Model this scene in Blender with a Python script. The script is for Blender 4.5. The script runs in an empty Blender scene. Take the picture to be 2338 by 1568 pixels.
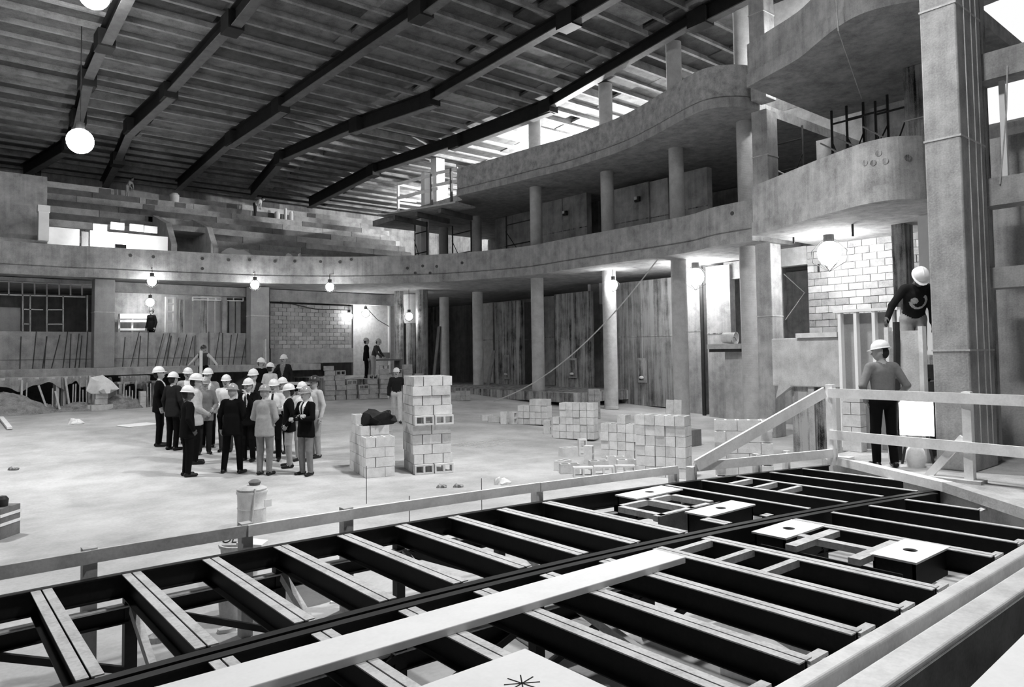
import bpy, bmesh, math, random
import numpy as np
from mathutils import Vector, Matrix
random.seed(7)
rng = np.random.default_rng(7)
SC = bpy.context.scene
COL = SC.collection

# ------------------------------------------------------------------ camera
# hall axes: X across the hall, Y from the stage towards the back, Z up; the camera stands on the stage at the origin
FPX, PPX, PPY, HOR, CZ = 1643.0, 1169.0, 735.0, 807.0, 2.45
HD, ROLL, PITCH = math.radians(39.8), math.atan(45 / 3340.0), math.atan((HOR - PPY) / FPX)
_F0 = np.array([math.sin(HD), math.cos(HD), 0]); _R0 = np.array([math.cos(HD), -math.sin(HD), 0]); _U0 = np.array([0, 0, 1.0])
_F = _F0 * math.cos(PITCH) + _U0 * math.sin(PITCH)
_U = _U0 * math.cos(PITCH) - _F0 * math.sin(PITCH)
_R = _R0 * math.cos(ROLL) - _U * math.sin(ROLL)
_U = _U * math.cos(ROLL) + _R0 * math.sin(ROLL)
_C = np.array([0, 0, CZ])
cd = bpy.data.cameras.new('camera'); cam = bpy.data.objects.new('camera', cd); COL.objects.link(cam)
cam.matrix_world = Matrix(((_R[0], _U[0], -_F[0], 0), (_R[1], _U[1], -_F[1], 0), (_R[2], _U[2], -_F[2], CZ), (0, 0, 0, 1)))
cd.sensor_width = 36; cd.lens = 36 * FPX / 2338; cd.shift_y = (PPY - 784) / 2338.0
cd.clip_start = .05; cd.clip_end = 300
SC.camera = cam

# ------------------------------------------------------------------ world, exposure
w = bpy.data.worlds.new('daylight'); SC.world = w; w.use_nodes = True
w.node_tree.nodes['Background'].inputs[0].default_value = (1, 1, 1, 1)
w.node_tree.nodes['Background'].inputs[1].default_value = 1.0
SC.view_settings.view_transform = 'Standard'; SC.view_settings.look = 'None'
SC.view_settings.gamma = 1; SC.view_settings.use_curve_mapping = False
SC.view_settings.exposure = 0.0

# survey helpers: where a sight line meets a known plane of the building
def _ray(x, y): return _F + _R * (x - PPX) / FPX - _U * (y - PPY) / FPX
def PZ(x, y, z=0.0):
    d = _ray(x, y); return _C + d * ((z - CZ) / d[2])
def PX(x, y, xx):
    d = _ray(x, y); return _C + d * (xx / d[0])
def PY(x, y, yy):
    d = _ray(x, y); return _C + d * (yy / d[1])
def PD(x, y, dep): return _C + _ray(x, y) * dep
def proj(p):
    v = np.array(p, float) - _C; d = v @ _F
    return PPX + FPX * (v @ _R) / d, PPY - FPX * (v @ _U) / d
def zat(p, y):
    lo, hi = -20.0, 60.0
    for _ in range(50):
        m = (lo + hi) / 2
        if proj((p[0], p[1], m))[1] > y: lo = m
        else: hi = m
    return lo
def floor_z(y): return .05 * min(max(0.0, y - 14.0), 13.0)
def PF(x, y):
    p = PZ(x, y, 0)
    for _ in range(12): p = PZ(x, y, floor_z(p[1]))
    return p

# ------------------------------------------------------------------ materials (all neutral greys, as in the photograph)
_mats = {}
def mat(name, g, rough=.85, var=.25, scale=3.0, streak=0.0, bump=.15, metal=0.0, emit=0.0, spec=.3, dirt=0.0, wave=None, fine=40.0):
    if name in _mats: return _mats[name]
    m = bpy.data.materials.new(name); m.use_nodes = True; _mats[name] = m
    nt = m.node_tree; N = nt.nodes; L = nt.links
    b = N['Principled BSDF']
    b.inputs['Roughness'].default_value = rough; b.inputs['Metallic'].default_value = metal
    b.inputs['Specular IOR Level'].default_value = spec
    b.inputs['Base Color'].default_value = (g, g, g, 1)
    if emit:
        b.inputs['Emission Color'].default_value = (1, 1, 1, 1); b.inputs['Emission Strength'].default_value = emit
    if var <= 0: return m
    geo = N.new('ShaderNodeNewGeometry')
    n1 = N.new('ShaderNodeTexNoise'); n1.inputs['Scale'].default_value = scale; n1.inputs['Detail'].default_value = 6; n1.inputs['Roughness'].default_value = .65
    L.new(geo.outputs['Position'], n1.inputs['Vector'])
    n2 = N.new('ShaderNodeTexNoise'); n2.inputs['Scale'].default_value = fine; n2.inputs['Detail'].default_value = 3
    L.new(geo.outputs['Position'], n2.inputs['Vector'])
    mx = N.new('ShaderNodeMath'); mx.operation = 'MULTIPLY_ADD'; mx.inputs[1].default_value = .35
    L.new(n2.outputs[0], mx.inputs[0]); L.new(n1.outputs[0], mx.inputs[2])
    val = mx.outputs[0]
    if streak:
        mp = N.new('ShaderNodeMapping'); mp.inputs['Scale'].default_value = (5, 5, .25)
        L.new(geo.outputs['Position'], mp.inputs['Vector'])
        n3 = N.new('ShaderNodeTexNoise'); n3.inputs['Scale'].default_value = 1.0; n3.inputs['Detail'].default_value = 5; n3.inputs['Roughness'].default_value = .7
        L.new(mp.outputs[0], n3.inputs['Vector'])
        m3 = N.new('ShaderNodeMath'); m3.operation = 'MULTIPLY_ADD'; m3.inputs[1].default_value = streak
        L.new(n3.outputs[0], m3.inputs[0]); L.new(val, m3.inputs[2]); val = m3.outputs[0]
    hi_in = 1.0 + .175 + streak
    mr = N.new('ShaderNodeMapRange'); wd = .17 if streak < 1 else .085; mr.inputs['From Min'].default_value = (.5 - wd) * hi_in; mr.inputs['From Max'].default_value = (.5 + wd) * hi_in
    mr.inputs['To Min'].default_value = g * (1 - var); mr.inputs['To Max'].default_value = min(.95, g * (1 + var))
    L.new(val, mr.inputs['Value']); out = mr.outputs[0]
    if dirt:
        n4 = N.new('ShaderNodeTexNoise'); n4.inputs['Scale'].default_value = .35; n4.inputs['Detail'].default_value = 5; n4.inputs['Roughness'].default_value = .6
        L.new(geo.outputs['Position'], n4.inputs['Vector'])
        r4 = N.new('ShaderNodeMapRange'); r4.inputs['From Min'].default_value = .38; r4.inputs['From Max'].default_value = .62
        r4.inputs['To Min'].default_value = 1 - dirt; r4.inputs['To Max'].default_value = 1.0
        L.new(n4.outputs[0], r4.inputs['Value'])
        m4 = N.new('ShaderNodeMath'); m4.operation = 'MULTIPLY'; L.new(out, m4.inputs[0]); L.new(r4.outputs[0], m4.inputs[1]); out = m4.outputs[0]
    L.new(out, b.inputs['Base Color'])
    h = val
    if wave:
        mp = N.new('ShaderNodeMapping'); mp.inputs['Scale'].default_value = (0, 0, 1) if wave[0] == 'z' else (1, 0, 0)
        L.new(geo.outputs['Position'], mp.inputs['Vector'])
        wv = N.new('ShaderNodeTexWave'); wv.bands_direction = 'Z' if wave[0] == 'z' else 'X'; wv.inputs['Scale'].default_value = wave[1]; wv.inputs['Distortion'].default_value = 1.2
        L.new(mp.outputs[0], wv.inputs['Vector'])
        mw = N.new('ShaderNodeMath'); mw.operation = 'MULTIPLY_ADD'; mw.inputs[1].default_value = wave[2]
        L.new(wv.outputs['Fac'], mw.inputs[0]); L.new(h, mw.inputs[2]); h = mw.outputs[0]
        # the seams also darken slightly
    if bump:
        bp = N.new('ShaderNodeBump'); bp.inputs['Strength'].default_value = bump; bp.inputs['Distance'].default_value = .022
        L.new(h, bp.inputs['Height']); L.new(bp.outputs[0], b.inputs['Normal'])
    return m

FLOORM = mat('dusty_concrete_floor', .52, .92, .20, 1.2, dirt=.28, bump=.35, fine=22)
CONC = mat('raw_concrete', .33, .9, .55, 2.2, streak=.6, bump=.3)
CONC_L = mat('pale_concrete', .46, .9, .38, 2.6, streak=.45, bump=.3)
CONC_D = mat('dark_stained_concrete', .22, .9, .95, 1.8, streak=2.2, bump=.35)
COLM = mat('paper_tube_formed_concrete', .50, .9, .18, 3, bump=.35, wave=('z', 6.0, .22))
BLOCK = mat('grey_concrete_block', .58, .95, .20, 6, bump=.3, fine=60)
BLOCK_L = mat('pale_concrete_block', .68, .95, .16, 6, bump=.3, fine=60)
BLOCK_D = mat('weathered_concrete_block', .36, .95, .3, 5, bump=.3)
ROOFD = [mat('roof_plank_%s' % n, g, .9, .5, 2.5, bump=.2) for n, g in (('darkest', .06), ('dark', .09), ('medium', .13), ('lighter', .18), ('pale', .27))]
RIBM = mat('roof_rib_concrete', .22, .9, .5, 2.0)
STEEL = mat('black_painted_steel', .012, .55, .4, 4, spec=.25, bump=.05)
STEEL_T = mat('steel_flange_highlight', .52, .7, .30, 5, bump=.1)  # glancing light on the flange tops put into the colour; pale bars share it
HSS = mat('brushed_bare_steel', .72, .42, .2, 3, metal=.25, bump=.03)
WOOD = mat('new_sawn_lumber', .82, .85, .14, 4, bump=.1)
WOOD_G = mat('weathered_lumber', .48, .9, .25, 4, bump=.15)
WOOD_D = mat('dark_form_lumber', .16, .9, .4, 3, streak=.6)
WHITE = mat('white_board', .86, .8, .05, 3, bump=.03)
PLY = mat('grey_plywood_form', .33, .9, .25, 2, streak=.5)
IRON = mat('dark_scaffold_pipe', .03, .6, .3, 5, bump=0)
REBAR = mat('rusty_rebar', .06, .8, .3, 10, bump=0)
INK = mat('black_ink', .02, 1, 0)
PAPER = mat('pale_paper', .75, .9, .12, 5, bump=.05)

# ------------------------------------------------------------------ mesh helpers
class MB:
    def __init__(s): s.v = []; s.f = []; s.sm = False
    def add(s, vs, fs):
        k = len(s.v); s.v += [tuple(map(float, v)) for v in vs]; s.f += [tuple(i + k for i in f) for f in fs]; return s
    def box(s, x0, x1, y0, y1, z0, z1):
        return s.add([(x0, y0, z0), (x1, y0, z0), (x1, y1, z0), (x0, y1, z0), (x0, y0, z1), (x1, y0, z1), (x1, y1, z1), (x0, y1, z1)],
                     [(3, 2, 1, 0), (4, 5, 6, 7), (0, 1, 5, 4), (1, 2, 6, 5), (2, 3, 7, 6), (3, 0, 4, 7)])
    def bar(s, a, b, w, h, up=(0, 0, 1), cap=0.0):
        a = Vector(a); b = Vector(b); d = (b - a).normalized(); u = Vector(up)
        if abs(d.dot(u)) > .98: u = Vector((1, 0, 0)) if abs(d.x) < .9 else Vector((0, 1, 0))
        r = d.cross(u).normalized(); u = r.cross(d).normalized()
        a = a - d * cap; b = b + d * cap
        q = [(-w / 2, -h / 2), (w / 2, -h / 2), (w / 2, h / 2), (-w / 2, h / 2)]
        vs = [p + r * x + u * y for p in (a, b) for x, y in q]
        return s.add(vs, [(3, 2, 1, 0), (4, 5, 6, 7), (0, 1, 5, 4), (1, 2, 6, 5), (2, 3, 7, 6), (3, 0, 4, 7)])
    def tube(s, path, r, n=8, caps=True):
        path = [Vector(p) for p in path]; R = r if isinstance(r, (list, tuple)) else [r] * len(path)
        rings = []; up = Vector((0, 0, 1))
        for i, p in enumerate(path):
            d = (path[min(i + 1, len(path) - 1)] - path[max(i - 1, 0)]).normalized()
            u = up if abs(d.dot(up)) < .95 else Vector((1, 0, 0))
            a = d.cross(u).normalized(); bb = a.cross(d).normalized()
            rings.append([p + (a * math.cos(2 * math.pi * k / n) + bb * math.sin(2 * math.pi * k / n)) * R[i] for k in range(n)])
        vs = [v for rg in rings for v in rg]; fs = []
        for i in range(len(path) - 1):
            for k in range(n):
                fs.append((i * n + k, i * n + (k + 1) % n, (i + 1) * n + (k + 1) % n, (i + 1) * n + k))
        if caps: fs += [tuple(range(n))[::-1], tuple((len(path) - 1) * n + k for k in range(n))]
        s.sm = True; return s.add(vs, fs)
    def lathe(s, prof, n=24, c=(0, 0, 0), sx=1.0, sy=1.0):
        vs = [(c[0] + r * sx * math.cos(2 * math.pi * k / n), c[1] + r * sy * math.sin(2 * math.pi * k / n), c[2] + z) for r, z in prof for k in range(n)]
        fs = [(i * n + k, i * n + (k + 1) % n, (i + 1) * n + (k + 1) % n, (i + 1) * n + k) for i in range(len(prof) - 1) for k in range(n)]
        s.sm = True; return s.add(vs, fs)
    def prism(s, poly, z0, z1):
        n = len(poly)
        return s.add([(x, y, z0) for x, y in poly] + [(x, y, z1) for x, y in poly],
                     [tuple(range(n))[::-1], tuple(range(n, 2 * n))] + [(i, (i + 1) % n, n + (i + 1) % n, n + i) for i in range(n)])
    def sweep(s, path, prof, z=0.0, closed=True):
        # profile (offset to the left of travel, height) swept along a plan polyline; mitred
        n = len(prof); m = len(path); vs = []
        for i in range(m):
            p = Vector(path[i][:2]); t0 = (Vector(path[max(i, 1)][:2]) - Vector(path[max(i, 1) - 1][:2])).normalized()
            t1 = (Vector(path[min(i + 1, m - 1)][:2]) - Vector(path[min(i + 1, m - 1) - 1][:2])).normalized()
            t = (t0 + t1).normalized(); nn = Vector((-t.y, t.x)); k = 1 / max(.5, nn.dot(Vector((-t0.y, t0.x))))
            for o, h in prof: q = p + nn * o * k; vs.append((q.x, q.y, z + h))
        fs = []
        for i in range(m - 1):
            for j in range(n if closed else n - 1):
                fs.append((i * n + j, i * n + (j + 1) % n, (i + 1) * n + (j + 1) % n, (i + 1) * n + j))
        if closed: fs += [tuple(range(n))[::-1], tuple((m - 1) * n + j for j in range(n))]
        return s.add(vs, fs)
    def mesh(s, name, m):
        me = bpy.data.meshes.new(name); me.from_pydata(s.v, [], s.f)
        bm = bmesh.new(); bm.from_mesh(me); bmesh.ops.recalc_face_normals(bm, faces=bm.faces); bm.to_mesh(me); bm.free()
        for mm in (m if isinstance(m, (list, tuple)) else [m]): me.materials.append(mm)
        if s.sm:
            me.polygons.foreach_set('use_smooth', [True] * len(me.polygons))
            try: me.set_sharp_from_angle(angle=math.radians(40))
            except Exception: pass
        return me
    def build(s, name, m, parent=None, loc=None):
        o = bpy.data.objects.new(name, s.mesh(name, m)); COL.objects.link(o)
        if parent is not None: o.parent = parent
        if loc is not None: o.location = loc
        return o
def slab_mesh(name, poly, z0, z1, m):
    # flat slab over a plan outline of any shape (constrained triangulation keeps hollows open)
    from mathutils.geometry import delaunay_2d_cdt
    n = len(poly); r = delaunay_2d_cdt([Vector(p) for p in poly], [(i, (i + 1) % n) for i in range(n)], [], 1, 1e-6)
    V2, F2 = r[0], r[2]; k = len(V2); area = sum(poly[i][0] * poly[(i + 1) % n][1] - poly[(i + 1) % n][0] * poly[i][1] for i in range(n))
    vs = [(v.x, v.y, z) for z in (z0, z1) for v in V2]; fs = [tuple(f)[::-1] for f in F2] + [tuple(i + k for i in f) for f in F2]
    q = len(vs); vs += [(x, y, z) for z in (z0, z1) for x, y in poly]; fs += [(q + i, q + (i + 1) % n, q + n + (i + 1) % n, q + n + i) for i in range(n)]
    mb = MB(); mb.add(vs, fs); bm = bmesh.new(); me = bpy.data.meshes.new(name); me.from_pydata(mb.v, [], mb.f); bm.from_mesh(me)
    bmesh.ops.remove_doubles(bm, verts=bm.verts, dist=1e-5); bmesh.ops.recalc_face_normals(bm, faces=bm.faces); bm.to_mesh(me); bm.free(); me.materials.append(m); return me
def put(me, name, parent=None, loc=(0, 0, 0), rot=(0, 0, 0), scale=None):
    o = bpy.data.objects.new(name, me); COL.objects.link(o); o.location = loc; o.rotation_euler = rot
    if scale: o.scale = scale
    if parent is not None: o.parent = parent
    return o
def tag(o, label, cat, group=None):
    o['label'] = label; o['category'] = cat
    if group: o['group'] = group
    return o
def struct(o): o['kind'] = 'structure'; return o
def thing(name, label, cat, loc=(0, 0, 0), rz=0.0, group=None):
    o = bpy.data.objects.new(name, None); COL.objects.link(o); o.location = loc; o.rotation_euler = (0, 0, rz); o.empty_display_size = .2
    return tag(o, label, cat, group)
def bevel(o, w=.01, seg=2):
    md = o.modifiers.new('bevel', 'BEVEL'); md.width = w; md.segments = seg; md.limit_method = 'ANGLE'; return o
def smooth_path(pts, n=6):
    out = []; P = [Vector(p) for p in pts]
    for i in range(len(P) - 1):
        p0 = P[max(i - 1, 0)]; p1 = P[i]; p2 = P[i + 1]; p3 = P[min(i + 2, len(P) - 1)]
        for k in range(n):
            t = k / n
            out.append(.5 * ((2 * p1) + (p2 - p0) * t + (2 * p0 - 5 * p1 + 4 * p2 - p3) * t * t + (3 * p1 - p0 - 3 * p2 + p3) * t ** 3))
    out.append(P[-1]); return out

def crumple(mb, amp, f=9.0, seed=0.0):
    from mathutils import noise
    mb.v = [(x + amp * noise.noise((x * f + seed, y * f, z * f)), y + amp * noise.noise((x * f, y * f + 7 + seed, z * f)), max(0.0, z + amp * noise.noise((x * f, y * f, z * f + 13 + seed)) * (1 if z > .01 else 0))) for x, y, z in mb.v]; return mb
# ------------------------------------------------------------------ lamps
LAMPM = mat('lit_lamp_glass', 1.0, .5, 0, emit=40.0)
def bulb_light(parent, loc, watts, r=.12, name='lamp_light'):
    ld = bpy.data.lights.new(name, 'POINT'); ld.energy = watts; ld.shadow_soft_size = r; ld.color = (1, 1, 1)
    o = bpy.data.objects.new(name, ld); COL.objects.link(o); o.location = loc; o.parent = parent; return o
def spot_light(parent, loc, watts, r, deg=150, blend=.6, rot=(0, 0, 0), name='reflector_light'):
    ld = bpy.data.lights.new(name, 'SPOT'); ld.energy = watts; ld.shadow_soft_size = r; ld.spot_size = math.radians(deg); ld.spot_blend = blend
    o = bpy.data.objects.new(name, ld); COL.objects.link(o); o.location = loc; o.rotation_euler = rot; o.parent = parent; return o
def globe_lamp(loc, r, watts, label, group='high globe lamps', cord=1.5, up=.04, deg=140, blend=.8, off=''):
    t = thing('globe_lamp' + off, label, 'lamp', loc, 0, group)
    n = 10
    m = MB(); m.lathe([(max(.001, r * math.sin(math.pi * i / n)), -r * math.cos(math.pi * i / n)) for i in range(n + 1)], 20); m.build('globe', LAMPM, t)
    m = MB(); m.lathe([(.001, r * .8), (r * .35, r * .85), (r * .3, r * 1.5), (.03, r * 1.6), (.001, r * 1.62)], 16); m.build('lamp_cap', IRON, t)
    m = MB(); m.tube([(0, 0, r * 1.55), (0, 0, cord)], .015, 6); m.build('cord', IRON, t)
    spot_light(t, (0, 0, -r - .02), watts, r, deg, blend, name='globe_lamp_light' + off)
    bulb_light(t, (0, 0, -r - .05), watts * up, r, 'globe_lamp_glow' + off)
    return t
def cage_lamp(loc, watts, label, r=.17, cord=.5, group='small caged work lamps'):
    t = thing('work_lamp', label, 'lamp', loc, 0, group)
    m = MB(); m.lathe([(max(.001, r * math.sin(math.pi * i / 8)), -r * math.cos(math.pi * i / 8) * 1.1) for i in range(9)], 14); m.build('bulb', LAMPM, t)
    m = MB(); m.lathe([(.001, r * 1.0), (r * .45, r * 1.0), (r * .45, r * 1.9), (.001, r * 1.95)], 12); m.build('socket', IRON, t)
    m = MB()
    for k in range(6):
        an = k * math.pi / 3
        m.tube([(math.cos(an) * r * .5, math.sin(an) * r * .5, r * 1.2), (math.cos(an) * r * 1.45, math.sin(an) * r * 1.45, r * .2), (math.cos(an) * r * 1.35, math.sin(an) * r * 1.35, -r * .8), (0, 0, -r * 1.6)], .008, 5)
    m.build('guard', IRON, t)
    m = MB(); m.tube([(0, 0, r * 1.9), (0, 0, cord)], .012, 6); m.build('cord', IRON, t)
    bulb_light(t, (0, 0, 0), watts, r * 1.3)
    return t
ROOF_Z0, ROOF_S = 14.5, .076
def roof_z(y): return ROOF_Z0 - ROOF_S * y
def PR(x, y, z0=ROOF_Z0):
    d = _ray(x, y); return _C + d * ((z0 - CZ) / (d[2] + ROOF_S * d[1]))
# high lamps hanging from the roof (two in view, the rest of the rows above and beside the frame)
for (px, py, dep), W, lb in (((183, 322, 22.0), 420, 'large glowing globe lamp hanging lowest below the roof, over the back of the hall'),
                             ((215, -12, 19.0), 800, 'large glowing globe lamp hanging highest, close under the roof beams')):
    p = PD(px, py, dep); globe_lamp(tuple(p), .38, W, lb, cord=roof_z(p[1]) - p[2] + .3, up=.12)
for p, W, dg in (((-1.0, 17.5, 11.0), 3900, 118), ((9.0, 9.0, 12.2), 4600, 150), ((6.5, 3.2, 12.5), 2600, 130)):
    globe_lamp(p, .38, W, 'large glowing globe lamp hanging in the row over the stage', 'globe lamps over the stage', cord=roof_z(p[1]) - p[2] + .3, deg=dg, off='_offscreen')

# ------------------------------------------------------------------ floor, shell
nx, ny = 24, 40
ys = [-9 + 23 * i / 8 for i in range(8)] + [14 + 13 * i / 10 for i in range(10)] + [27 + 16 * i / 5 for i in range(6)]
m = MB(); m.add([(x, y, floor_z(y)) for y in ys for x in (-20, 28)], [(2 * i, 2 * i + 1, 2 * i + 3, 2 * i + 2) for i in range(len(ys) - 1)])
struct(m.build('floor', FLOORM))
m = MB(); m.add([(-21, -10, roof_z(-10) + .32), (28.2, -10, roof_z(-10) + .32), (28.2, 43, roof_z(43) + .32), (-21, 43, roof_z(43) + .32),
                 (-21, -10, roof_z(-10) + .5), (28.2, -10, roof_z(-10) + .5), (28.2, 43, roof_z(43) + .5), (-21, 43, roof_z(43) + .5)],
                [(3, 2, 1, 0), (4, 5, 6, 7), (0, 1, 5, 4), (1, 2, 6, 5), (2, 3, 7, 6), (3, 0, 4, 7)])
ceil = struct(m.build('ceiling', ROOFD[0]))
# precast roof planks between the beams, each its own piece, and the ribs under their joints
edges = [-18, -4, 1.0, 4.6, 7.2, 10.9, 14.9, 18.8, 22.5, 27.5]
DP = .92
rows = [11.5 + DP * i for i in range(32)]
tilt = math.atan(-ROOF_S)
pm = {}
for yi, y in enumerate(rows):
    for k in range(1, len(edges) - 1):
        if rng.random() < .12 and k not in (1, 8): continue
        mi = int(rng.choice(5, p=[.30, .30, .22, .13, .05])); L = round(edges[k + 1] - edges[k], 3)
        key = (mi, L)
        if key not in pm:
            mb = MB(); mb.box(-L / 2, L / 2, -DP / 2 + .11, DP / 2 - .06, 0, .1); pm[key] = mb.mesh('roof_plank', ROOFD[mi])
        put(pm[key], 'roof_plank', ceil, ((edges[k] + edges[k + 1]) / 2 + rng.uniform(-.25, .25), y, roof_z(y) + .12 + rng.uniform(-.05, .07)), (tilt, 0, 0))
mb = MB(); mb.box(-23, 23, -.055, .055, -.1, .3); ribme = mb.mesh('roof_rib', RIBM)
for y in rows: put(ribme, 'roof_rib', ceil, (4.5, y + DP / 2, roof_z(y + DP / 2) + .1), (tilt, 0, 0))

def wall(name, m, *boxes):
    b = MB()
    for q in boxes: b.box(*q)
    return struct(b.build(name, m))
wall('wall_right', CONC, (27.6, 28.0, 9.6, 41, 0, 13.0), (27.6, 28.0, -10, 9.6, 0, 9.9))
wall('wall_left', CONC, (-20.4, -20, -10, 43, 0, 16))
wall('wall_stage', CONC, (-20, 28, -10.4, -10, 0, 16))
wall('wall_back', CONC, (-20, 28, 41.0, 41.4, .65, 12.2))

# roof beams, stepped at their splices
def roof_beam(pts, label):
    t = thing('roof_beam', label, 'beam', tuple(pts[0]) + (roof_z(pts[0][1]),), 0, 'dark steel roof beams')
    o = Vector((pts[0][0], pts[0][1], roof_z(pts[0][1])))
    for i in range(len(pts) - 1):
        a = Vector((*pts[i], roof_z(pts[i][1]) - .02)) - o; b = Vector((*pts[i + 1], roof_z(pts[i + 1][1]) - .02)) - o
        dp = (.55, .40, .62, .46)[i % 4]; dv = Vector((0, 0, 1))
        mb = MB(); mb.bar(a - dv * dp / 2, b - dv * dp / 2, .05, dp, cap=.25); mb.bar(a, b, .30, .04, cap=.25); s_ = mb.build('web', STEEL, t)
        mb = MB(); mb.bar(a - dv * dp, b - dv * dp, .30, .035, cap=.25); mb.build('flange', mat('dull_grey_steel', .10, .6, .3, 4), s_)
        if i:
            mb = MB(); mb.box(a.x - .24, a.x + .24, a.y - .35, a.y + .35, a.z - .60, a.z - .05); mb.build('splice_plate', STEEL, t)
    return t
BEAMS = [
    [(4.3, 8), (4.4, 24.8), (4.45, 28), (4.75, 31.7), (4.95, 35), (3.87, 39.5)],
    [(7.3, 8), (7.25, 21.7), (6.96, 27.6), (6.6, 31.6), (6.95, 36), (7.2, 40.4)],
    [(11.9, 8), (11.58, 18), (10.8, 26.8), (10.4, 31), (10.33, 38.8)],
    [(16.0, 8), (15.75, 15.9), (15.4, 23.3), (14.2, 27), (13.1, 32.4), (13.9, 38.4)],
    [(19.4, 6), (19.3, 13.5), (19.9, 21.4), (19.0, 26.6), (17.7, 32), (17.4, 38.7)],
    [(1.0, 10), (1.0, 24), (.9, 32), (1.0, 39)],
]
LB = ['stepped dark steel roof beam above the lowest globe lamp', 'stepped dark steel roof beam second from the globe lamps',
      'stepped dark steel roof beam over the middle of the visitors', 'stepped dark steel roof beam one in from the side gallery',
      'stepped dark steel roof beam along the heads of the gallery columns', 'stepped dark steel roof beam at the far side of the globe lamps']
for b, l in zip(BEAMS, LB): roof_beam(b, l)
# the post that drops from the end of the roof beam
p = PR(70, 372); a = (p[0], p[1], p[2]); q = (p[0], p[1], 9.0)
mb = MB(); mb.bar(a, q, .1, .22); mb.bar((a[0] + .3, a[1], a[2]), (q[0] + .3, q[1], q[2]), .1, .22)
tag(mb.build('roof_post', STEEL), 'dark steel post standing at the end of a roof beam above the seating tiers', 'post')

# ------------------------------------------------------------------ lower balcony: one continuous fascia from the back round to the side
S1, T1 = 5.6, 6.8
lowpx = [(-260, 612), (0, 624), (214, 633), (367, 639), (612, 647), (790, 648), (906, 646), (958, 645), (1028, 642), (1120, 636), (1212, 628), (1300, 617), (1371, 605), (1552, 577), (1630, 563), (1720, 549)]
low = [PZ(x, y, S1)[:2] for x, y in lowpx]
low = [(-19.9, 32.0)] + [tuple(p) for p in low][1:]
for i in range(len(low)):
    if lowpx[i][0] > 1250 if i < len(lowpx) else False: low[i] = (19.05 if lowpx[i][0] < 1560 else low[i][0], low[i][1])
lowp = smooth_path(low, 4)
bal = thing('lower_balcony', 'long curved concrete balcony front running round the back and side of the hall', 'balcony', (19, 20, S1))
o0 = Vector((19, 20, S1))
lp = [(p.x - 19, p.y - 20) for p in lowp]
mb = MB(); mb.sweep(lp, [(0, .34), (.0, T1 - S1), (.28, T1 - S1), (.28, .34)]); mb.build('fascia', CONC, bal)
mb = MB(); mb.sweep(lp, [(-.05, 0), (-.05, .32), (.3, .34), (.3, 0)]); mb.build('fascia_lip', CONC, bal)
# soffit slab: from the fascia back to the walls
back = [(p.x, p.y) for p in lowp]
outer = [(27.5, 10.9), (27.5, 40.8), (-19.9, 40.8)]
poly = [(x - 19, y - 20) for x, y in back + outer]
me = slab_mesh('soffit', poly, .03, .38, CONC)
put(me, 'soffit', bal)
# form-tie holes along the fascia
mb = MB(); mb.lathe([(.001, .012), (.065, .012), (.065, -.03), (.001, -.03)], 10); tieme = mb.mesh('tie_hole', mat('tie_hole_grout', .09, 1, .2)); tieme2 = mb.mesh('tie_hole', CONC_D)
def facing(path, i):
    t = (Vector(path[min(i + 1, len(path) - 1)]) - Vector(path[max(i - 1, 0)])).normalized(); return math.atan2(-t.x, t.y)
for px, py in [(298, 583), (350, 586), (462, 590), (522, 593), (570, 593), (628, 596), (673, 596), (732, 597), (776, 598), (802, 592), (462, 613), (930, 612), (965, 607), (997, 608), (948, 623), (982, 623), (1055, 600), (1640, 490), (1672, 487)]:
    best = min(range(len(lowp)), key=lambda i: abs(proj((lowp[i].x, lowp[i].y, 6.2))[0] - px))
    q0 = lowp[max(best - 1, 0)]; q1 = lowp[min(best + 1, len(lowp) - 1)]; d = (q1 - q0).normalized(); nrm = Vector((d.y, -d.x))
    # meet the fascia plane
    r = _ray(px, py); c = Vector((q0.x, q0.y)); k = ((c.x - 0) * nrm.x + (c.y - 0) * nrm.y) / (r[0] * nrm.x + r[1] * nrm.y)
    P = _C + r * k
    put(tieme, 'tie_hole', bal, (P[0] - 19, P[1] - 20, P[2] - S1), (math.pi / 2, 0, math.atan2(nrm.y, nrm.x) + math.pi / 2))

# ------------------------------------------------------------------ upper balcony along the side
S2, T2 = 9.5, 10.75
uppx = [(1044, 448), (1130, 428), (1217, 406), (1290, 388), (1354, 368), (1430, 341), (1500, 307), (1572, 268), (1618, 250), (1672, 244), (1715, 247), (1745, 262)]
up = smooth_path([tuple(PZ(x, y, S2)[:2]) for x, y in uppx], 4)
ub = thing('upper_balcony', 'wavy concrete upper balcony front along the side gallery, pocked with patches', 'balcony', (19, 18, S2))
lp = [(p.x - 19, p.y - 18) for p in up]
mb = MB(); mb.sweep(lp, [(0, .3), (0, T2 - S2), (.25, T2 - S2), (.25, .3)]); mb.build('fascia', mat('patched_concrete', .34, .95, .55, 4, streak=.2, bump=.4), ub)
mb = MB(); mb.sweep(lp, [(-.04, 0), (-.04, .28), (.28, .3), (.28, 0)]); mb.build('fascia_lip', CONC, ub)
poly = lp[::-1] + [(19.3 - 19, up[0].y - 18 + .6), (19.3 - 19, up[0].y - 18 + 9), (27.5 - 19, up[0].y - 18 + 9), (27.5 - 19, up[-1].y - 18)]
me = slab_mesh('soffit', poly, .03, .33, CONC)
put(me, 'soffit', ub)

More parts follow.
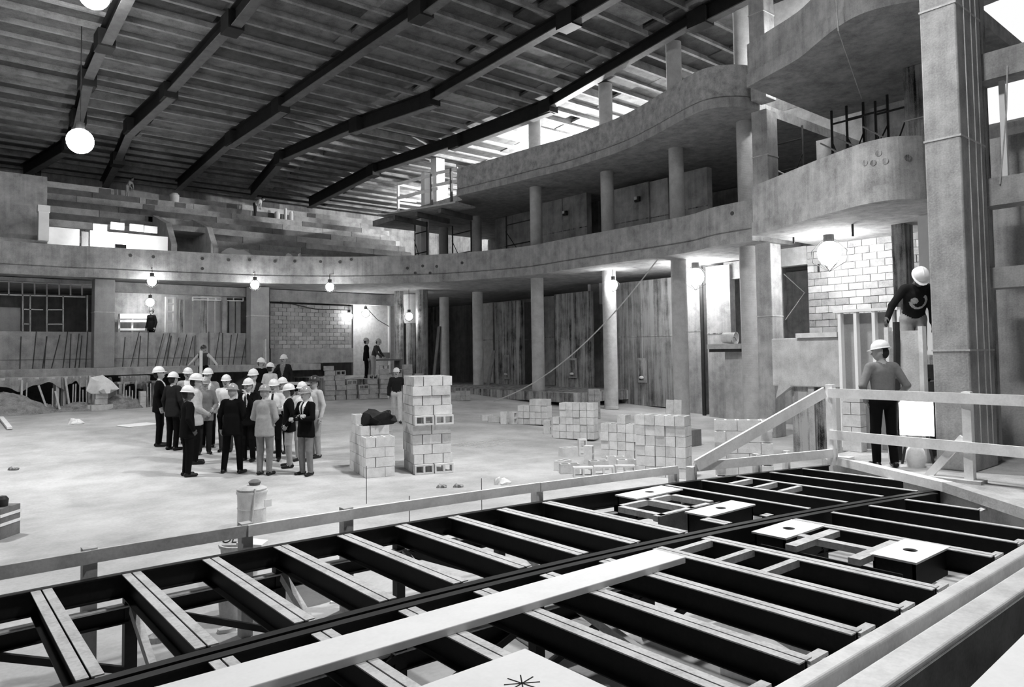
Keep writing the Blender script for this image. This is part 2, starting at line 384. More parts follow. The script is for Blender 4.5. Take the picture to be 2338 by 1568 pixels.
# ------------------------------------------------------------------ round columns, three storeys
cols = [(1090, 668), (1226, 637), (1390, 620), (1549, 595), (1708, 566)]
cplan = [PZ(x, y, S1)[:2] for x, y in cols] + [PZ(1014, 680, S1)[:2]]
def column(x, y, z0, z1, r, label, group, m=COLM):
    t = thing('round_column', label, 'column', (x, y, z0), 0, group)
    mb = MB(); mb.lathe([(.001, 0), (r, 0), (r, (z1 - z0) * .5), (r, z1 - z0), (.001, z1 - z0)], 24); mb.build('shaft', m, t)
    mb = MB(); mb.lathe([(r + .012, 0), (r + .03, .02), (r + .012, .10), (r, .12)], 24); mb.build('base_joint', CONC_L, t)
    return t
for x, y in cplan:
    column(x, y, floor_z(y), S1 + .03, .27, 'round concrete column standing on the hall floor under the lower balcony', 'round columns under the lower balcony')
    column(x, y, S1 + .38, S2 + .03, .26, 'round concrete column between the lower and the upper balcony', 'round columns between the balconies')
    column(x, y, S2 + .33, roof_z(y) - .02, .27, 'round concrete column from the upper balcony to the roof', 'round columns under the roof')
# ------------------------------------------------------------------ box balconies by the proscenium
def box_balcony(name, bpx, S, T, label, m, inner_x):
    path = smooth_path([tuple(PZ(x, y, S)[:2]) for x, y in bpx], 4)
    o = path[0]; t = thing(name, label, 'balcony', (o.x, o.y, S))
    lp = [(p.x - o.x, p.y - o.y) for p in path]
    mb = MB(); mb.sweep(lp, [(0, .36), (0, T - S), (.25, T - S), (.25, .36)]); mb.build('fascia', m, t)
    mb = MB(); mb.sweep(lp, [(-.04, 0), (-.04, .34), (.28, .36), (.28, 0)]); mb.build('fascia_lip', m, t)
    d = Vector(lp[0])
    poly = lp + [(inner_x - o.x, lp[-1][1]), (inner_x - o.x, lp[0][1])]
    me = slab_mesh('soffit', poly, .03, .36, CONC)
    put(me, 'soffit', t)
    return t, path
mbx, mpath = box_balcony('box_balcony', [(1720, 538), (1790, 518), (1858, 498), (1920, 481), (1966, 469), (2002, 462), (2038, 457), (2075, 455), (2124, 455), (2180, 460)], 5.45, 6.75,
                         'pale concrete box balcony above the lamp-lit block wall', CONC, 21.0)
ubx, upath = box_balcony('box_balcony', [(1708, 200), (1751, 176), (1823, 136), (1870, 98), (1912, 65), (1966, 34), (2038, 13), (2106, 4), (2180, 6)], 9.3, 10.44,
                         'topmost concrete box balcony above the scaffolded opening', CONC, 21.0)
for px, py in [(1975, 372), (1994, 372), (2021, 368), (2006, 350), (2072, 360)]:
    best = min(range(len(mpath)), key=lambda i: abs(proj((mpath[i].x, mpath[i].y, 6.2))[0] - px))
    q0 = mpath[max(best - 1, 0)]; q1 = mpath[min(best + 1, len(mpath) - 1)]; d = (q1 - q0).normalized(); nrm = Vector((d.y, -d.x))
    r = _ray(px, py); k = (q0.x * nrm.x + q0.y * nrm.y) / (r[0] * nrm.x + r[1] * nrm.y); P = _C + r * k
    put(tieme2, 'tie_hole', mbx, tuple(Vector(P) - mbx.location), (math.pi / 2, 0, math.atan2(nrm.y, nrm.x) + math.pi / 2))

# square columns behind the boxes
def square_column(x0, x1, y0, y1, z0, z1, label, m=CONC, grp=None):
    t = thing('square_column', label, 'column', (x0, y0, z0), 0, grp)
    mb = MB(); mb.box(0, x1 - x0, 0, y1 - y0, 0, z1 - z0); bevel(mb.build('shaft', m, t), .02)
    mb = MB(); mb.box(-.012, x1 - x0 + .012, -.012, y1 - y0 + .012, (z1 - z0) * .62, (z1 - z0) * .62 + .03); mb.build('pour_joint', CONC_L, t)
    return t
for z0, z1, lb in ((0, 5.48, 'square concrete column standing beside the ledge with the bucket'), (5.81, 9.33, 'square concrete column between the two box balconies'),
                   (9.66, roof_z(10.6), 'square concrete column above the topmost box balcony')):
    square_column(18.55, 19.11, 10.83, 11.32, z0, z1, lb)

# ------------------------------------------------------------------ great proscenium pier
pier = thing('proscenium_pier', 'massive board-marked concrete pier rising full height beside the stage rail', 'pier', (10.9, 3.5, .78))
mb = MB(); mb.box(0, .95, 0, .46, 0, 13.3); bevel(mb.build('shaft', CONC, pier), .02)
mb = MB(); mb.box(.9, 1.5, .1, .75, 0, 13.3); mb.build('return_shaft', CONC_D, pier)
for z in (.62 + 1.0, 4.55, 6.4):
    mb = MB(); mb.box(-.008, .958, -.008, .468, z, z + .025); mb.build('pour_joint', CONC_L, pier)
for x in (.28, .55, .75):
    mb = MB(); mb.box(x, x + .015, -.012, .01, .3, 12.5); mb.build('form_seam', CONC_L, pier)

# stage-right wall beyond the pier: beams and openings onto daylight
for k, (za, zb) in enumerate(((3.3, 3.6), (4.5, 4.9), (6.35, 6.75))):
    mb = MB(); mb.box(0, .4, -6, 0, 0, zb - za); b_ = mb.build('cross_beam', CONC); b_.location = (12.0, 3.6, za)
    tag(b_, ['lowest', 'middle', 'topmost'][k] + ' concrete beam spanning the openings behind the great pier', 'beam')
# ------------------------------------------------------------------ seating tiers above the back balcony
tiers = thing('seating_tiers', 'raked concrete seating tiers stepping up above the back balcony to the roof', 'seating', (0, 32.4, T1))
TY0, TZ0 = 33.4, 6.45
NT = 11; TD, TH = .62, .40
VX0, VX1 = PY(392, 540, 33.4)[0], PY(486, 540, 33.4)[0]
shades = [mat('tier_board_%s' % n, g, .9, .35, 2.5, streak=.1) for n, g in (('dark', .15), ('mid', .25), ('grey', .31), ('pale', .38), ('paler', .50))]
for i in range(NT):
    y = TY0 + i * TD; z = TZ0 + i * TH
    # each riser is lined with formboards of different ages, butted end to end
    x0_ = 4.15 if i > 1 else 1.6; x = x0_; xe = 22.3
    while x < xe:
        L = rng.uniform(1.4, 4.6); x1 = min(xe, x + L)
        if i < 5 and x < VX1 and x1 > VX0:
            if x < VX0 - .4: x1 = VX0 - .12
            else: x = VX1 + .14; continue
        mi = int(rng.choice(5, p=[.20, .27, .28, .17, .08])) if i > 1 else int(rng.choice(5, p=[.1, .2, .3, .25, .15]))
        mb = MB(); mb.box(x, x1 - .02, y - 32.4, y - 32.4 + .06 + .03 * rng.random(), z - T1, z - T1 + TH - .015); mb.build('riser_board', shades[mi], tiers); x = x1
    mb = MB()
    for xa, xb in (((x0_, VX0 - .13), (VX1 + .13, xe)) if i < 5 else ((x0_, xe),)): mb.box(xa, xb, y - 32.4 + .07, y - 32.4 + TD + .1, z - T1 + .05, z - T1 + TH - .03)
    mb.build('tread', shades[2], tiers)
for px, py in [(347, 457), (333, 480), (340, 470), (352, 498), (408, 437), (412, 466), (520, 446), (530, 472), (745, 470), (711, 487), (225, 440), (240, 438), (115, 460), (345, 505), (360, 492)]:
    for i in range(NT):                                  # the riser this sight line really meets
        y = TY0 + i * TD; p = PY(px, py, y)
        if TZ0 + i * TH <= p[2] <= TZ0 + (i + 1) * TH: break
    else: continue
    zc = TZ0 + i * TH + TH / 2 - .01; mb = MB(); mb.box(-.26, .26, -.02, .03, -.16, .16); mb.build('patch', shades[0], tiers, (p[0], y - 32.4, zc - T1))
# vomitory: sloping side walls and a dark mouth
def slab_quad(mb, a, b, c, d, t):
    a, b, c, d = map(Vector, (a, b, c, d)); n = (b - a).cross(d - a).normalized() * t
    mb.add([a, b, c, d, a + n, b + n, c + n, d + n], [(0, 1, 2, 3), (7, 6, 5, 4), (0, 4, 5, 1), (1, 5, 6, 2), (2, 6, 7, 3), (3, 7, 4, 0)])
vom = thing('stair_entrance', 'dark entrance cut into the seating tiers between two sloping concrete side walls', 'entrance', (VX0, 33.0, T1))
for x in (VX0, VX1):
    mb = MB(); xa = x - VX0
    mb.add([(xa - .12, 0, -.3), (xa + .12, 0, -.3), (xa + .12, 3.2, -.3), (xa - .12, 3.2, -.3), (xa - .12, 0, .55), (xa + .12, 0, .55), (xa + .12, .9, 1.6), (xa - .12, .9, 1.6), (xa + .12, 3.2, 2.3), (xa - .12, 3.2, 2.3)],
           [(0, 1, 5, 4), (4, 5, 6, 7), (7, 6, 8, 9), (3, 2, 1, 0), (0, 4, 7, 9, 3), (1, 2, 8, 6, 5), (2, 3, 9, 8)])
    mb.build('side_wall', CONC_L, vom)
mb = MB(); mb.box(0, VX1 - VX0, 3.0, 3.2, -.3, 2.2); mb.box(0, VX1 - VX0, 1.1, 3.1, 1.35, 1.6); mb.build('mouth', CONC, vom)
# bright low wall beside it
a = PY(108, 512, 32.75); b = PY(384, 572, 32.75)
lw = thing('low_wall', 'glaring white low wall standing on the back balcony beside the dark entrance', 'wall', (a[0], 32.7, T1 - .42))
xs = [a[0], PY(183, 540, 32.75)[0], PY(205, 540, 32.75)[0], b[0]]
for k, (x0, x1, z) in enumerate(((xs[0], xs[1], 7.72), (xs[2], xs[3], 7.72))):
    mb = MB(); mb.box(x0 - a[0], x1 - a[0] - .03, 0, .12, 0, z - T1 + .3); mb.build('panel', WHITE, lw)
mb = MB(); mb.box(xs[1] - a[0] + .05, xs[2] - a[0] - .05, .02, .12, 0, 1.15); mb.build('gap_panel', shades[1], lw)
for px, py in ((268, 516), (312, 520), (344, 524), (228, 520)):
    p = PY(px, py, 32.75); mb = MB(); mb.box(-.25, .25, .0, .14, -.14, .14); mb.build('cap_block', WHITE, lw, (p[0] - a[0], 0, p[2] - T1 + .42))
p = PY(98, 510, 32.6); mb = MB(); mb.box(-.17, .17, -.15, .15, 0, 1.35); mb.box(-.2, .2, -.18, .18, 1.1, 1.35)
tag(mb.build('floodlight_box', WHITE, None, (p[0], 32.5, 7.0)), 'white box standing on the balcony at the end of the glaring low wall', 'box')
for dx, W, lb in ((2.4, 230, 'floodlight on the balcony floor, hidden by its front, aimed at the glaring low wall'),):
    sp = thing('floodlight', lb, 'lamp', (a[0] + dx, 32.0, S1 + .38))
    mb = MB(); mb.tube([(0, 0, 0), (0, 0, .85)], .02, 6); mb.build('stand', IRON, sp)
    mb = MB(); mb.box(-.2, .2, -.08, .08, .84, 1.04); mb.build('housing', IRON, sp); mb = MB(); mb.box(-.16, .16, .081, .09, .86, 1.02); mb.build('lens', LAMPM, sp)
    bulb_light(sp, (0, .14, .98), W, .1)
# small clutter on the balcony edge
for px, py, w, h, lb in ((620, 577, .4, .2, 'first small white box lying on the back balcony edge'), (643, 577, .4, .2, 'second small white box lying on the back balcony edge'), (684, 572, .3, .42, 'upright white sack standing on the back balcony edge'), (660, 548, .42, .32, 'crumpled white sack lying on the second seating tier')):
    yy = 33.7 if py > 560 else 34.35; p = PY(px, py, yy); z0 = TZ0 + TH - .03 if py > 560 else TZ0 + 2 * TH - .03; h = h + .25 if py > 560 else h
    mb = MB(); mb.lathe([(.001, 0), (w * .5, 0), (w * .52, h * .3), (w * .42, h * .8), (w * .2, h), (.001, h * 1.02)], 9, sx=1, sy=.6); crumple(mb, .08, 6, px); tag(mb.build('white_sack', WHITE, None, (p[0], yy, z0)), lb, 'sack')
mb = MB(); mb.lathe([(.001, 0), (.7, 0), (.75, .1), (.5, .28), (.3, .33), (.001, .3)], 18, sx=1, sy=.26); crumple(mb, .09, 4); p = PY(540, 552, 34.3); tag(mb.build('tarpaulin', WHITE, None, (p[0], 34.3, TZ0 + 2 * TH - .03)), 'crumpled white tarpaulin lying on the tiers beside the entrance wall', 'tarpaulin')
for px, py, w, h, lb in ((398, 426, .45, .5, 'pale bundle standing on the top tier under the roof'), (633, 455, .3, .45, 'white bucket standing on the top tier beside the crouching worker'), (652, 448, .16, .7, 'thin grey canister standing on the top tier'), (665, 450, .22, .55, 'second grey canister standing on the top tier')):
    k9 = 9 if px < 500 else 8; p = PY(px, py, TY0 + TD * (k9 + .45)); mb = MB(); mb.lathe([(.001, 0), (w / 2, 0), (w / 2 * 1.1, h * .8), (w * .35, h), (.001, h)], 10); tag(mb.build('canister', PAPER, None, (p[0], p[1], TZ0 + (k9 + 1) * TH - .03)), lb, 'container')

# ------------------------------------------------------------------ under the back balcony
PT = 2.12     # raised rear floor
mb = MB(); mb.box(-20, 14.2, 30.6, 40.9, PT - .28, PT); struct(mb.build('floor_rear', CONC))
struct(MB().box(-8, 4.1, 34.4, 34.6, 7.24, 9.9).build('wall_tier_end', CONC))
mb = MB(); mb.box(-19.9, 14.0, 38.6, 38.8, .65, PT - .28); struct(mb.build('wall_rear_base', CONC))
# parapet with starter bars
zt = PY(100, 757, 33.0)[2]
xr = PY(573, 790, 33.0)[0]
par = struct(MB().box(-12, xr, 32.9, 33.15, PT + .35, zt).build('wall_parapet', CONC))
mb = MB(); mb.box(-12, xr, 32.93, 33.1, PT, PT + .35); mb.build('footing', CONC, par)
rb = MB(); rb.tube([(0, 0, 0), (0, 0, 1)], .018, 5); rbm = rb.mesh('starter_bar', REBAR)
for zx in [150, 245, 318, 330, 385, 470, 520, 560, 590, 640, 915, 975, 1030, 1100, 1160, 1215, 1240, 1285, 1340, 1390, 1450, 1560, 1600, 1660, 1705, 1740, 1800, 1840]:
    px = zx * .306; p = PY(px, 822, 32.8); h = rng.uniform(.75, 1.05)
    put(rbm, 'starter_bar', par, (p[0], 32.8, PT), (rng.uniform(-.05, .05), rng.uniform(.0, .22), 0), (1, 1, h + .45))
# square pillars carrying the balcony
for x0, x1, lb in ((215, 262, 'wide square concrete pillar under the balcony between the dark stud opening and the lit room'), (573, 615, 'square concrete pillar under the balcony beside the pale block wall')):
    a = PY(x0, 750, 32.0)[0]; b = PY(x1, 750, 32.0)[0]
    square_column(a, b, 32.0, 32.6, PT, S1 - .0, lb, mat('pillar_concrete', .30, .95, .3, 2, streak=.4))
# headers under the balcony
for x0, x1, y0, y1, nm, m_ in ((-60, 214, 632, 643, 'trim_1', CONC), (262, 574, 644, 672, 'trim_2', CONC), (615, 905, 648, 693, 'trim_3', CONC)):
    a = PY(x0, 650, 33.0); b = PY(x1, 650, 33.0); z = PY((x0 + x1) / 2, y1, 33.0)[2]
    struct(MB().box(a[0], b[0], 32.95, 33.3, z, S1).build(nm, m_))
# dark stud framing in the opening at the far left
fr = thing('stud_framing', 'open timber stud framing filling the dark opening under the balcony', 'framing', (PY(-40, 750, 33.6)[0], 33.6, zt))
fo = fr.location
def stud(px0, py0, px1, py1, m_=WOOD_G, w=.05):
    a = PY(px0, py0, 33.6); b = PY(px1, py1, 33.6); mb = MB(); mb.bar(Vector(a) - fo, Vector(b) - fo, w, w, (0, 1, 0)); mb.build('stud', m_, fr)
for x in (20, 51, 79, 107, 135, 161, 187): stud(x, 643, x, 674)
for x, y1 in ((52, 757), (69, 757), (107, 757), (144, 757), (199, 757)): stud(x, 674, x, y1)
stud(-40, 640, 190, 650, WOOD); stud(-40, 671, 195, 678, WOOD); stud(52, 706, 98, 707); stud(52, 739, 69, 740); stud(107, 707, 144, 707); stud(107, 740, 144, 740)
a = PY(-40, 700, 33.7); b = PY(46, 757, 33.7)
mb = MB(); mb.box(a[0], b[0], 33.7, 33.75, zt, a[2]); tag(mb.build('plywood_sheet', PLY), 'pale plywood sheet standing upright behind the dark stud framing', 'plywood')
struct(MB().box(PY(-60, 700, 36)[0], PY(214, 700, 36)[0] + .9, 40.4, 40.6, PT, S1).build('wall_dark_room', CONC))
# lit room in the second opening
x0 = PY(262, 700, 36)[0]; x1 = PY(420, 700, 36)[0] + 1.0; x_lit0, x_lit1 = x0 - .5, x1 - .1
struct(MB().box(x0 - .5, x1, 36.5, 36.7, PT, S1).build('wall_lit_room', CONC))
struct(MB().box(x1 - .1, x1 + .1, 33.3, 36.5, PT, S1).build('wall_lit_room_side', CONC))
sh = thing('timber_shelving', 'pale timber shelf framing standing in the lit room behind the parapet', 'shelving', (PY(268, 757, 35.8)[0], 35.8, PT))
so = sh.location
for q in ((272, 722, 342, 722), (272, 733, 340, 733), (272, 752, 342, 752)):
    a = PY(q[0], q[1], 35.8); b = PY(q[2], q[3], 35.8); mb = MB(); mb.bar(Vector(a) - so, Vector(b) - so, .3, .1 if q[1] != 722 else .22); mb.build('shelf', WOOD, sh)
for x in (272, 302, 342):
    a = PY(x, 722, 35.8); mb = MB(); mb.bar((a[0] - so.x, 0, 0), (a[0] - so.x, 0, a[2] - PT), .08, .08); mb.build('post', WOOD, sh)
ld = thing('trestle_tower', 'bright white timber frame standing at the side of the lit room', 'frame', (PY(381, 757, 35)[0], 35, PT)); lo = ld.location
for x in (380, 398):
    a = PY(x, 678, 35); mb = MB(); mb.bar((a[0] - lo.x, 0, 0), (a[0] - lo.x, 0, a[2] - PT), .1, .1); mb.build('post', WHITE, ld)
for y in (680, 694, 712, 735):
    a = PY(380, y, 35); b = PY(398, y, 35); mb = MB(); mb.bar(Vector(a) - lo, Vector(b) - lo, .08, .1); mb.build('rung', WHITE, ld)
# board forms in the rest of that opening
bf = thing('board_form', 'row of upright form boards with white top rail closing half of the opening', 'formwork', (PY(405, 757, 33.5)[0], 33.5, zt)); bo = bf.location
xs = [404, 410, 420, 440, 457, 475, 492, 510, 522, 538, 552]
for k in range(len(xs) - 1):
    a = PY(xs[k] + 1.5, 684, 33.5); b = PY(xs[k + 1] - 2, 757, 33.5); mb = MB(); mb.box(a[0] - bo.x, b[0] - bo.x, rng.uniform(0, .06), .1, 0, a[2] - zt); mb.build('board', [PLY, CONC_D, PLY][k % 3], bf)
for q in ((440, 678, 555, 680), (440, 684, 555, 687)):
    a = PY(q[0], q[1], 33.45); b = PY(q[2], q[3], 33.45); mb = MB(); mb.bar(Vector(a) - bo, Vector(b) - bo, .04, .05); mb.build('rail', WHITE, bf)
for x in (440, 475, 493, 512, 533, 555):
    a = PY(x, 678, 33.45); b = PY(x, 687, 33.45); mb = MB(); mb.bar(Vector(a) - bo, Vector(b) - bo, .05, .05); mb.build('rail_block', WHITE, bf)
# pale block wall right of the second pillar
def block_wall(name, org, ux, nlen, z0, z1, m_list, nrm, bl=.4, bh=.2, kind=True, mort=CONC_D):
    # blocks laid in running bond along ux from org
    ux = Vector(ux).normalized(); root = MB(); L = nlen
    back = Vector(nrm) * -.16
    a = Vector(org); ang = math.atan2(ux.y, ux.x)
    root.box(0, L, -.16 if True else 0, -.03, 0, z1 - z0); r = root.build(name, mort); r.location = (a.x, a.y, z0); r.rotation_euler = (0, 0, ang)
    meshes = {}
    nr = int(round((z1 - z0) / bh)); h = (z1 - z0) / nr
    for j in range(nr):
        x = 0.0; first = True
        while x < L - .02:
            l = bl / 2 if (first and j % 2) else bl; first = False; l = min(l, L - x)
            key = (round(l, 2), int(rng.integers(len(m_list))))
            if key not in meshes: mb = MB(); mb.box(.009, l - .009, -.15, 0, .009, h - .009); meshes[key] = mb.mesh('block', m_list[key[1]])
            put(meshes[key], 'block', r, (x, rng.uniform(-.006, .006), j * h)); x += l
    return r
a = PY(617, 700, 33.1); b = PY(803, 700, 33.1)
z0 = PY(700, 795, 33.1)[2]; z1 = PY(700, 695, 33.1)[2]
bw = block_wall('wall_block_rear', (b[0], 33.1, 0), (-1, 0, 0), b[0] - a[0], z0, z1, [BLOCK_D, mat('grey_wall_block', .44, .95, .25, 3)], (0, -1, 0)); struct(bw)
struct(MB().box(a[0], b[0], 33.0, 33.3, PT, z0).build('wall_block_footing', CONC))
# bright lit wall
a = PY(806, 700, 34.0); b = PY(893, 700, 34.0)
struct(MB().box(a[0], b[0] + .3, 34.0, 34.2, PT - 1.2, S1).build('wall_lit_end', BLOCK))
a2 = PY(888, 700, 33.9); mb = MB(); mb.bar((a2[0], 33.9, PT - .6), (a2[0], 33.9, S1 - .4), .1, .1); tag(mb.build('white_post', WHITE), 'white timber post at the edge of the brightly lit wall', 'post')
mb = MB(); mb.box(PY(868, 820, 33.8)[0], PY(890, 820, 33.8)[0], 33.8, 33.9, 2.3, 2.6); tag(mb.build('timber_beam', WOOD_D), 'dark timber lying across the foot of the brightly lit wall', 'timber')
struct(MB().box(PY(898, 700, 36.5)[0], 27.5, 40.4, 40.6, .65, S1).build('wall_back_corner', CONC))

# small caged lamps
CL = [((347, 642), 30.75, 60, 'work lamp hanging above the lit room with the dark worker'), ((582, 650), 29.9, 60, 'work lamp hanging in front of the second square pillar'),
      ((753, 655), 28.4, 60, 'work lamp hanging under the balcony before the pale block wall'), ((797, 722), 33.0, 110, 'work lamp at the edge of the brightly lit wall'),
      ((835, 714), 33.2, 110, 'work lamp hanging before the middle of the brightly lit wall'), ((934, 722), 30.0, 50, 'work lamp hanging below the wrapped column head'),
      ((343, 690), 35.0, 260, 'work lamp hanging inside the lit room over the dark worker')]
for (px, py), yy, W, lb in CL:
    p = PY(px, py, yy)
    if py < 660:
        t = cage_lamp(tuple(p), W, lb, cord=.55); c2 = Vector((p[0], p[1])); fine = [Vector(lowp[i][:2]).lerp(Vector(lowp[i + 1][:2]), j / 12) for i in range(len(lowp) - 1) for j in range(12)]; q = min(fine, key=lambda v: (v - c2).length); q = q + (q - c2).normalized() * .12
        mb = MB(); mb.tube([(0, 0, .55), (q.x - p[0], q.y - p[1], max(.55, S1 + .45 - p[2]))], .015, 6); mb.build('bracket', IRON, t)
    else: cage_lamp(tuple(p), W, lb, cord=S1 + .03 - p[2])
p = PX(1400, 650, 20.6); cage_lamp((p[0], p[1], p[2]), 70, 'work lamp hanging on the third round column under the side balcony', cord=S1 + .03 - p[2])
# ------------------------------------------------------------------ side wall behind the lower columns: separate upright concrete panels
def panel_x(name, x0, x1, y0, y1, X, m_, label, cat='wall', d=.3, group=None, zfix=None):
    a = PX(x0, (y0 + y1) / 2, X); b = PX(x1, (y0 + y1) / 2, X); z1 = PX((x0 + x1) / 2, y0, X)[2]; yb = min(a[1], b[1]); ye = max(a[1], b[1])
    z0 = zfix if zfix is not None else floor_z((yb + ye) / 2)
    t = thing(name, label, cat, (X, yb, z0), 0, group)
    mb = MB(); mb.box(0, d, 0, ye - yb, 0, z1 - z0); mb.build('face', m_, t)
    n = max(1, int((ye - yb) / 1.2))
    for k in range(1, n):
        mb = MB(); mb.box(-.012, .01, (ye - yb) * k / n, (ye - yb) * k / n + .03, 0, z1 - z0); mb.build('form_seam', CONC_D, t)
    zz = (z1 - z0) * .55; mb = MB(); mb.box(-.012, .01, 0, ye - yb, zz, zz + .04); mb.build('pour_joint', CONC_D, t)
    return t
panel_x('concrete_wall', 1130, 1188, 688, 905, 23.6, CONC_D, 'narrow stained concrete panel with a small pale box, behind the farthest columns')
panel_x('concrete_wall', 1268, 1346, 668, 930, 23.2, CONC_D, 'tall stained concrete panel between the second and third round columns')
panel_x('concrete_wall', 1404, 1536, 640, 990, 22.9, mat('wet_stained_concrete', .20, .85, .7, 1.2, streak=2.0, bump=.3), 'wide dark wet-stained concrete panel between the third and fourth round columns')
panel_x('concrete_wall', 1568, 1606, 605, 990, 22.6, CONC, 'narrow concrete panel right beside the glaring lamp and the dark pipe')
panel_x('concrete_wall', 1616, 1670, 606, 1000, 22.2, CONC, 'concrete panel between the dark pipe and the doorway')
panel_x('concrete_wall', 1102, 1126, 692, 890, 25.0, CONC_L, 'pale narrow panel seen between the two farthest columns')
panel_x('concrete_wall', 1242, 1266, 676, 900, 25.0, CONC, 'pale narrow panel set back beside the second round column')
panel_x('concrete_wall', 1350, 1372, 645, 935, 24.4, CONC, 'narrow panel set back beside the third round column')
panel_x('concrete_wall', 1190, 1214, 690, 900, 25.6, WOOD_D, 'dark recessed panel beside the second round column')
panel_x('concrete_wall', 982, 1004, 700, 880, 25.5, CONC_D, 'dim panel between the wrapped column and the farthest round column')
struct(MB().box(27.3, 27.5, 9, 36, .3, S1).build('wall_side_lower', CONC))
# little pockets and boxes on the panels
for px, py, X, w, h, lb in ((1157, 838, 23.55, .22, .62, 'dark recess box set into the narrow stained panel'), (1308, 840, 23.15, .25, .45, 'small dark recess box set into the tall stained panel'), (1467, 845, 22.85, .22, .5, 'small recess box set into the wide wet-stained panel')):
    p = PX(px, py, X); t = thing('recess_box', lb, 'box', tuple(p)); mb = MB(); mb.box(-.03, 0, -w, w, -h, h); mb.build('frame', CONC, t); mb = MB(); mb.box(-.045, -.03, -w * .7, w * .7, -h * .8, h * .8); mb.build('recess', CONC_D, t)
    mb = MB(); mb.lathe([(.001, -.05), (.09, -.03), (.1, .02), (.06, .06), (.001, .07)], 10, (-.08, 0, -h * .6)); mb.build('cap', BLOCK_L, t)
# window frame at the top of the wall
p = PX(1357, 668, 24.2); t = struct(MB().box(0, .08, -.42, -.30, -.55, .55).box(0, .08, .30, .42, -.55, .55).box(0, .08, -.42, .42, .45, .55).build('window_1', WHITE)); t.location = tuple(p)
# dark pipe
p = PX(1609, 975, 22.3); mb = MB(); mb.tube([(p[0], p[1], 0), (p[0], p[1], zat(p, 608))], .07, 10); tag(mb.build('drain_pipe', IRON), 'dark upright pipe running floor to ceiling beside the glaring lamp', 'pipe')
# glaring lamp behind the fourth column
p = PX(1588, 632, 21.6); L = cage_lamp((p[0], p[1], p[2]), 800, 'glaring work lamp partly behind the fourth round column', r=.30, cord=S1 + .03 - p[2], group='glaring work lamps')
# ledge with bucket, doorway behind
x = 20.6
a = PX(1628, 790, x); b = PX(1705, 790, x); zt_ = a[2]
led = thing('timber_ledge', 'thick timber ledge between the doorway and the fifth round column', 'ledge', (x, b[1], 0))
mb = MB(); mb.box(-.35, .5, 0, a[1] - b[1], zt_ - .1, zt_ + .06); mb.build('plank', WOOD_G, led)
mb = MB(); mb.box(-.3, .45, .05, a[1] - b[1] - .05, zt_ - .2, zt_ - .1); mb.build('bearer', IRON, led)
mb = MB(); mb.box(0, .45, 0, (a[1] - b[1]) * .65, 0, zt_ - .2); mb.build('support_wall', CONC_L, led)
p = PX(1664, 766, x - .1); t = thing('bucket', 'pale bucket lying tipped over on the timber ledge', 'bucket', (p[0], p[1], zt_ + .06)); t.rotation_euler = (0, 0, .15)
bk = MB(); bk.lathe([(.001, .0), (.17, 0), (.2, .44), (.215, .45), (.2, .43), (.16, .03), (.001, .03)], 18)
o = bk.build('shell', BLOCK_L, t); o.rotation_euler = (math.radians(94), 0, 0); o.location = (0, .2, .205)
ha = MB(); ha.tube([(.2 * math.cos(q), .38, .2 * math.sin(q)) for q in [i * math.pi / 8 for i in range(9)]], .008, 5); o2 = ha.build('handle', IRON, t); o2.location = (0, -.55, .02)
# near side wall with two real doorways into the unlit passage behind it
XN = 22.3
da, db = PX(1668, 700, XN)[1], PX(1694, 700, XN)[1]; dz = PX(1680, 633, XN)[2]
ea, eb = PX(1786, 700, XN)[1], PX(1852, 700, XN)[1]; ez0, ez1 = 2.3, PX(1815, 600, XN)[2]
nb = MB(); nb.box(XN, XN + .2, 9.5, eb, 0, S1); nb.box(XN, XN + .2, eb, ea, 0, ez0); nb.box(XN, XN + .2, eb, ea, ez1, S1); nb.box(XN, XN + .2, ea, db, 0, S1); nb.box(XN, XN + .2, db, da, dz, S1); nb.box(XN, XN + .2, da, da + .25, 0, S1)
struct(nb.build('wall_side_near', CONC))
for nm, y0, y1, z0, z1 in (('door_1', db, da, 0, dz), ('door_2', eb, ea, ez0, ez1)):
    mb = MB(); mb.box(XN - .02, XN + .22, y0, y0 + .05, z0, z1); mb.box(XN - .02, XN + .22, y1 - .05, y1, z0, z1); mb.box(XN - .02, XN + .22, y0, y1, z1 - .05, z1); struct(mb.build(nm, CONC))
# ------------------------------------------------------------------ gallery walls between the balconies
for x0, x1, y0, X, lb in ((1130, 1215, 488, 23.5, 'pale gallery wall panel behind the scaffold'), (1234, 1340, 446, 22.8, 'gallery wall panel with a small pocket, between the second and third columns'), (1350, 1366, 452, 24.5, 'narrow gallery wall panel in the gap behind the third column'),
                          (1399, 1482, 424, 22.6, 'gallery wall panel with a dark tie mark, right of the third column'), (1484, 1526, 410, 22.7, 'smooth gallery wall panel left of the fourth column'), (1559, 1616, 387, 22.2, 'gallery wall panel right of the fourth column')):
    panel_x('gallery_wall', x0, x1, y0, 560, X, CONC if x0 != 1484 else CONC_L, lb, zfix=S1 + .38)
for px, py, X in ((1292, 487, 22.75), (1457, 455, 22.55)):
    p = PX(px, py, X); t = thing('wall_bracket', 'small dark bracket with a white cap on a gallery wall panel', 'bracket', tuple(p), 0, 'small gallery wall brackets'); mb = MB(); mb.box(-.1, 0, -.12, .12, -.1, .1); mb.build('plate', IRON, t); mb = MB(); mb.box(-.14, -.1, -.03, .1, -.02, .1); mb.build('cap', WHITE, t)
struct(MB().box(27.3, 27.5, 11, 36, S1 + .38, S2).build('wall_side_middle', CONC))
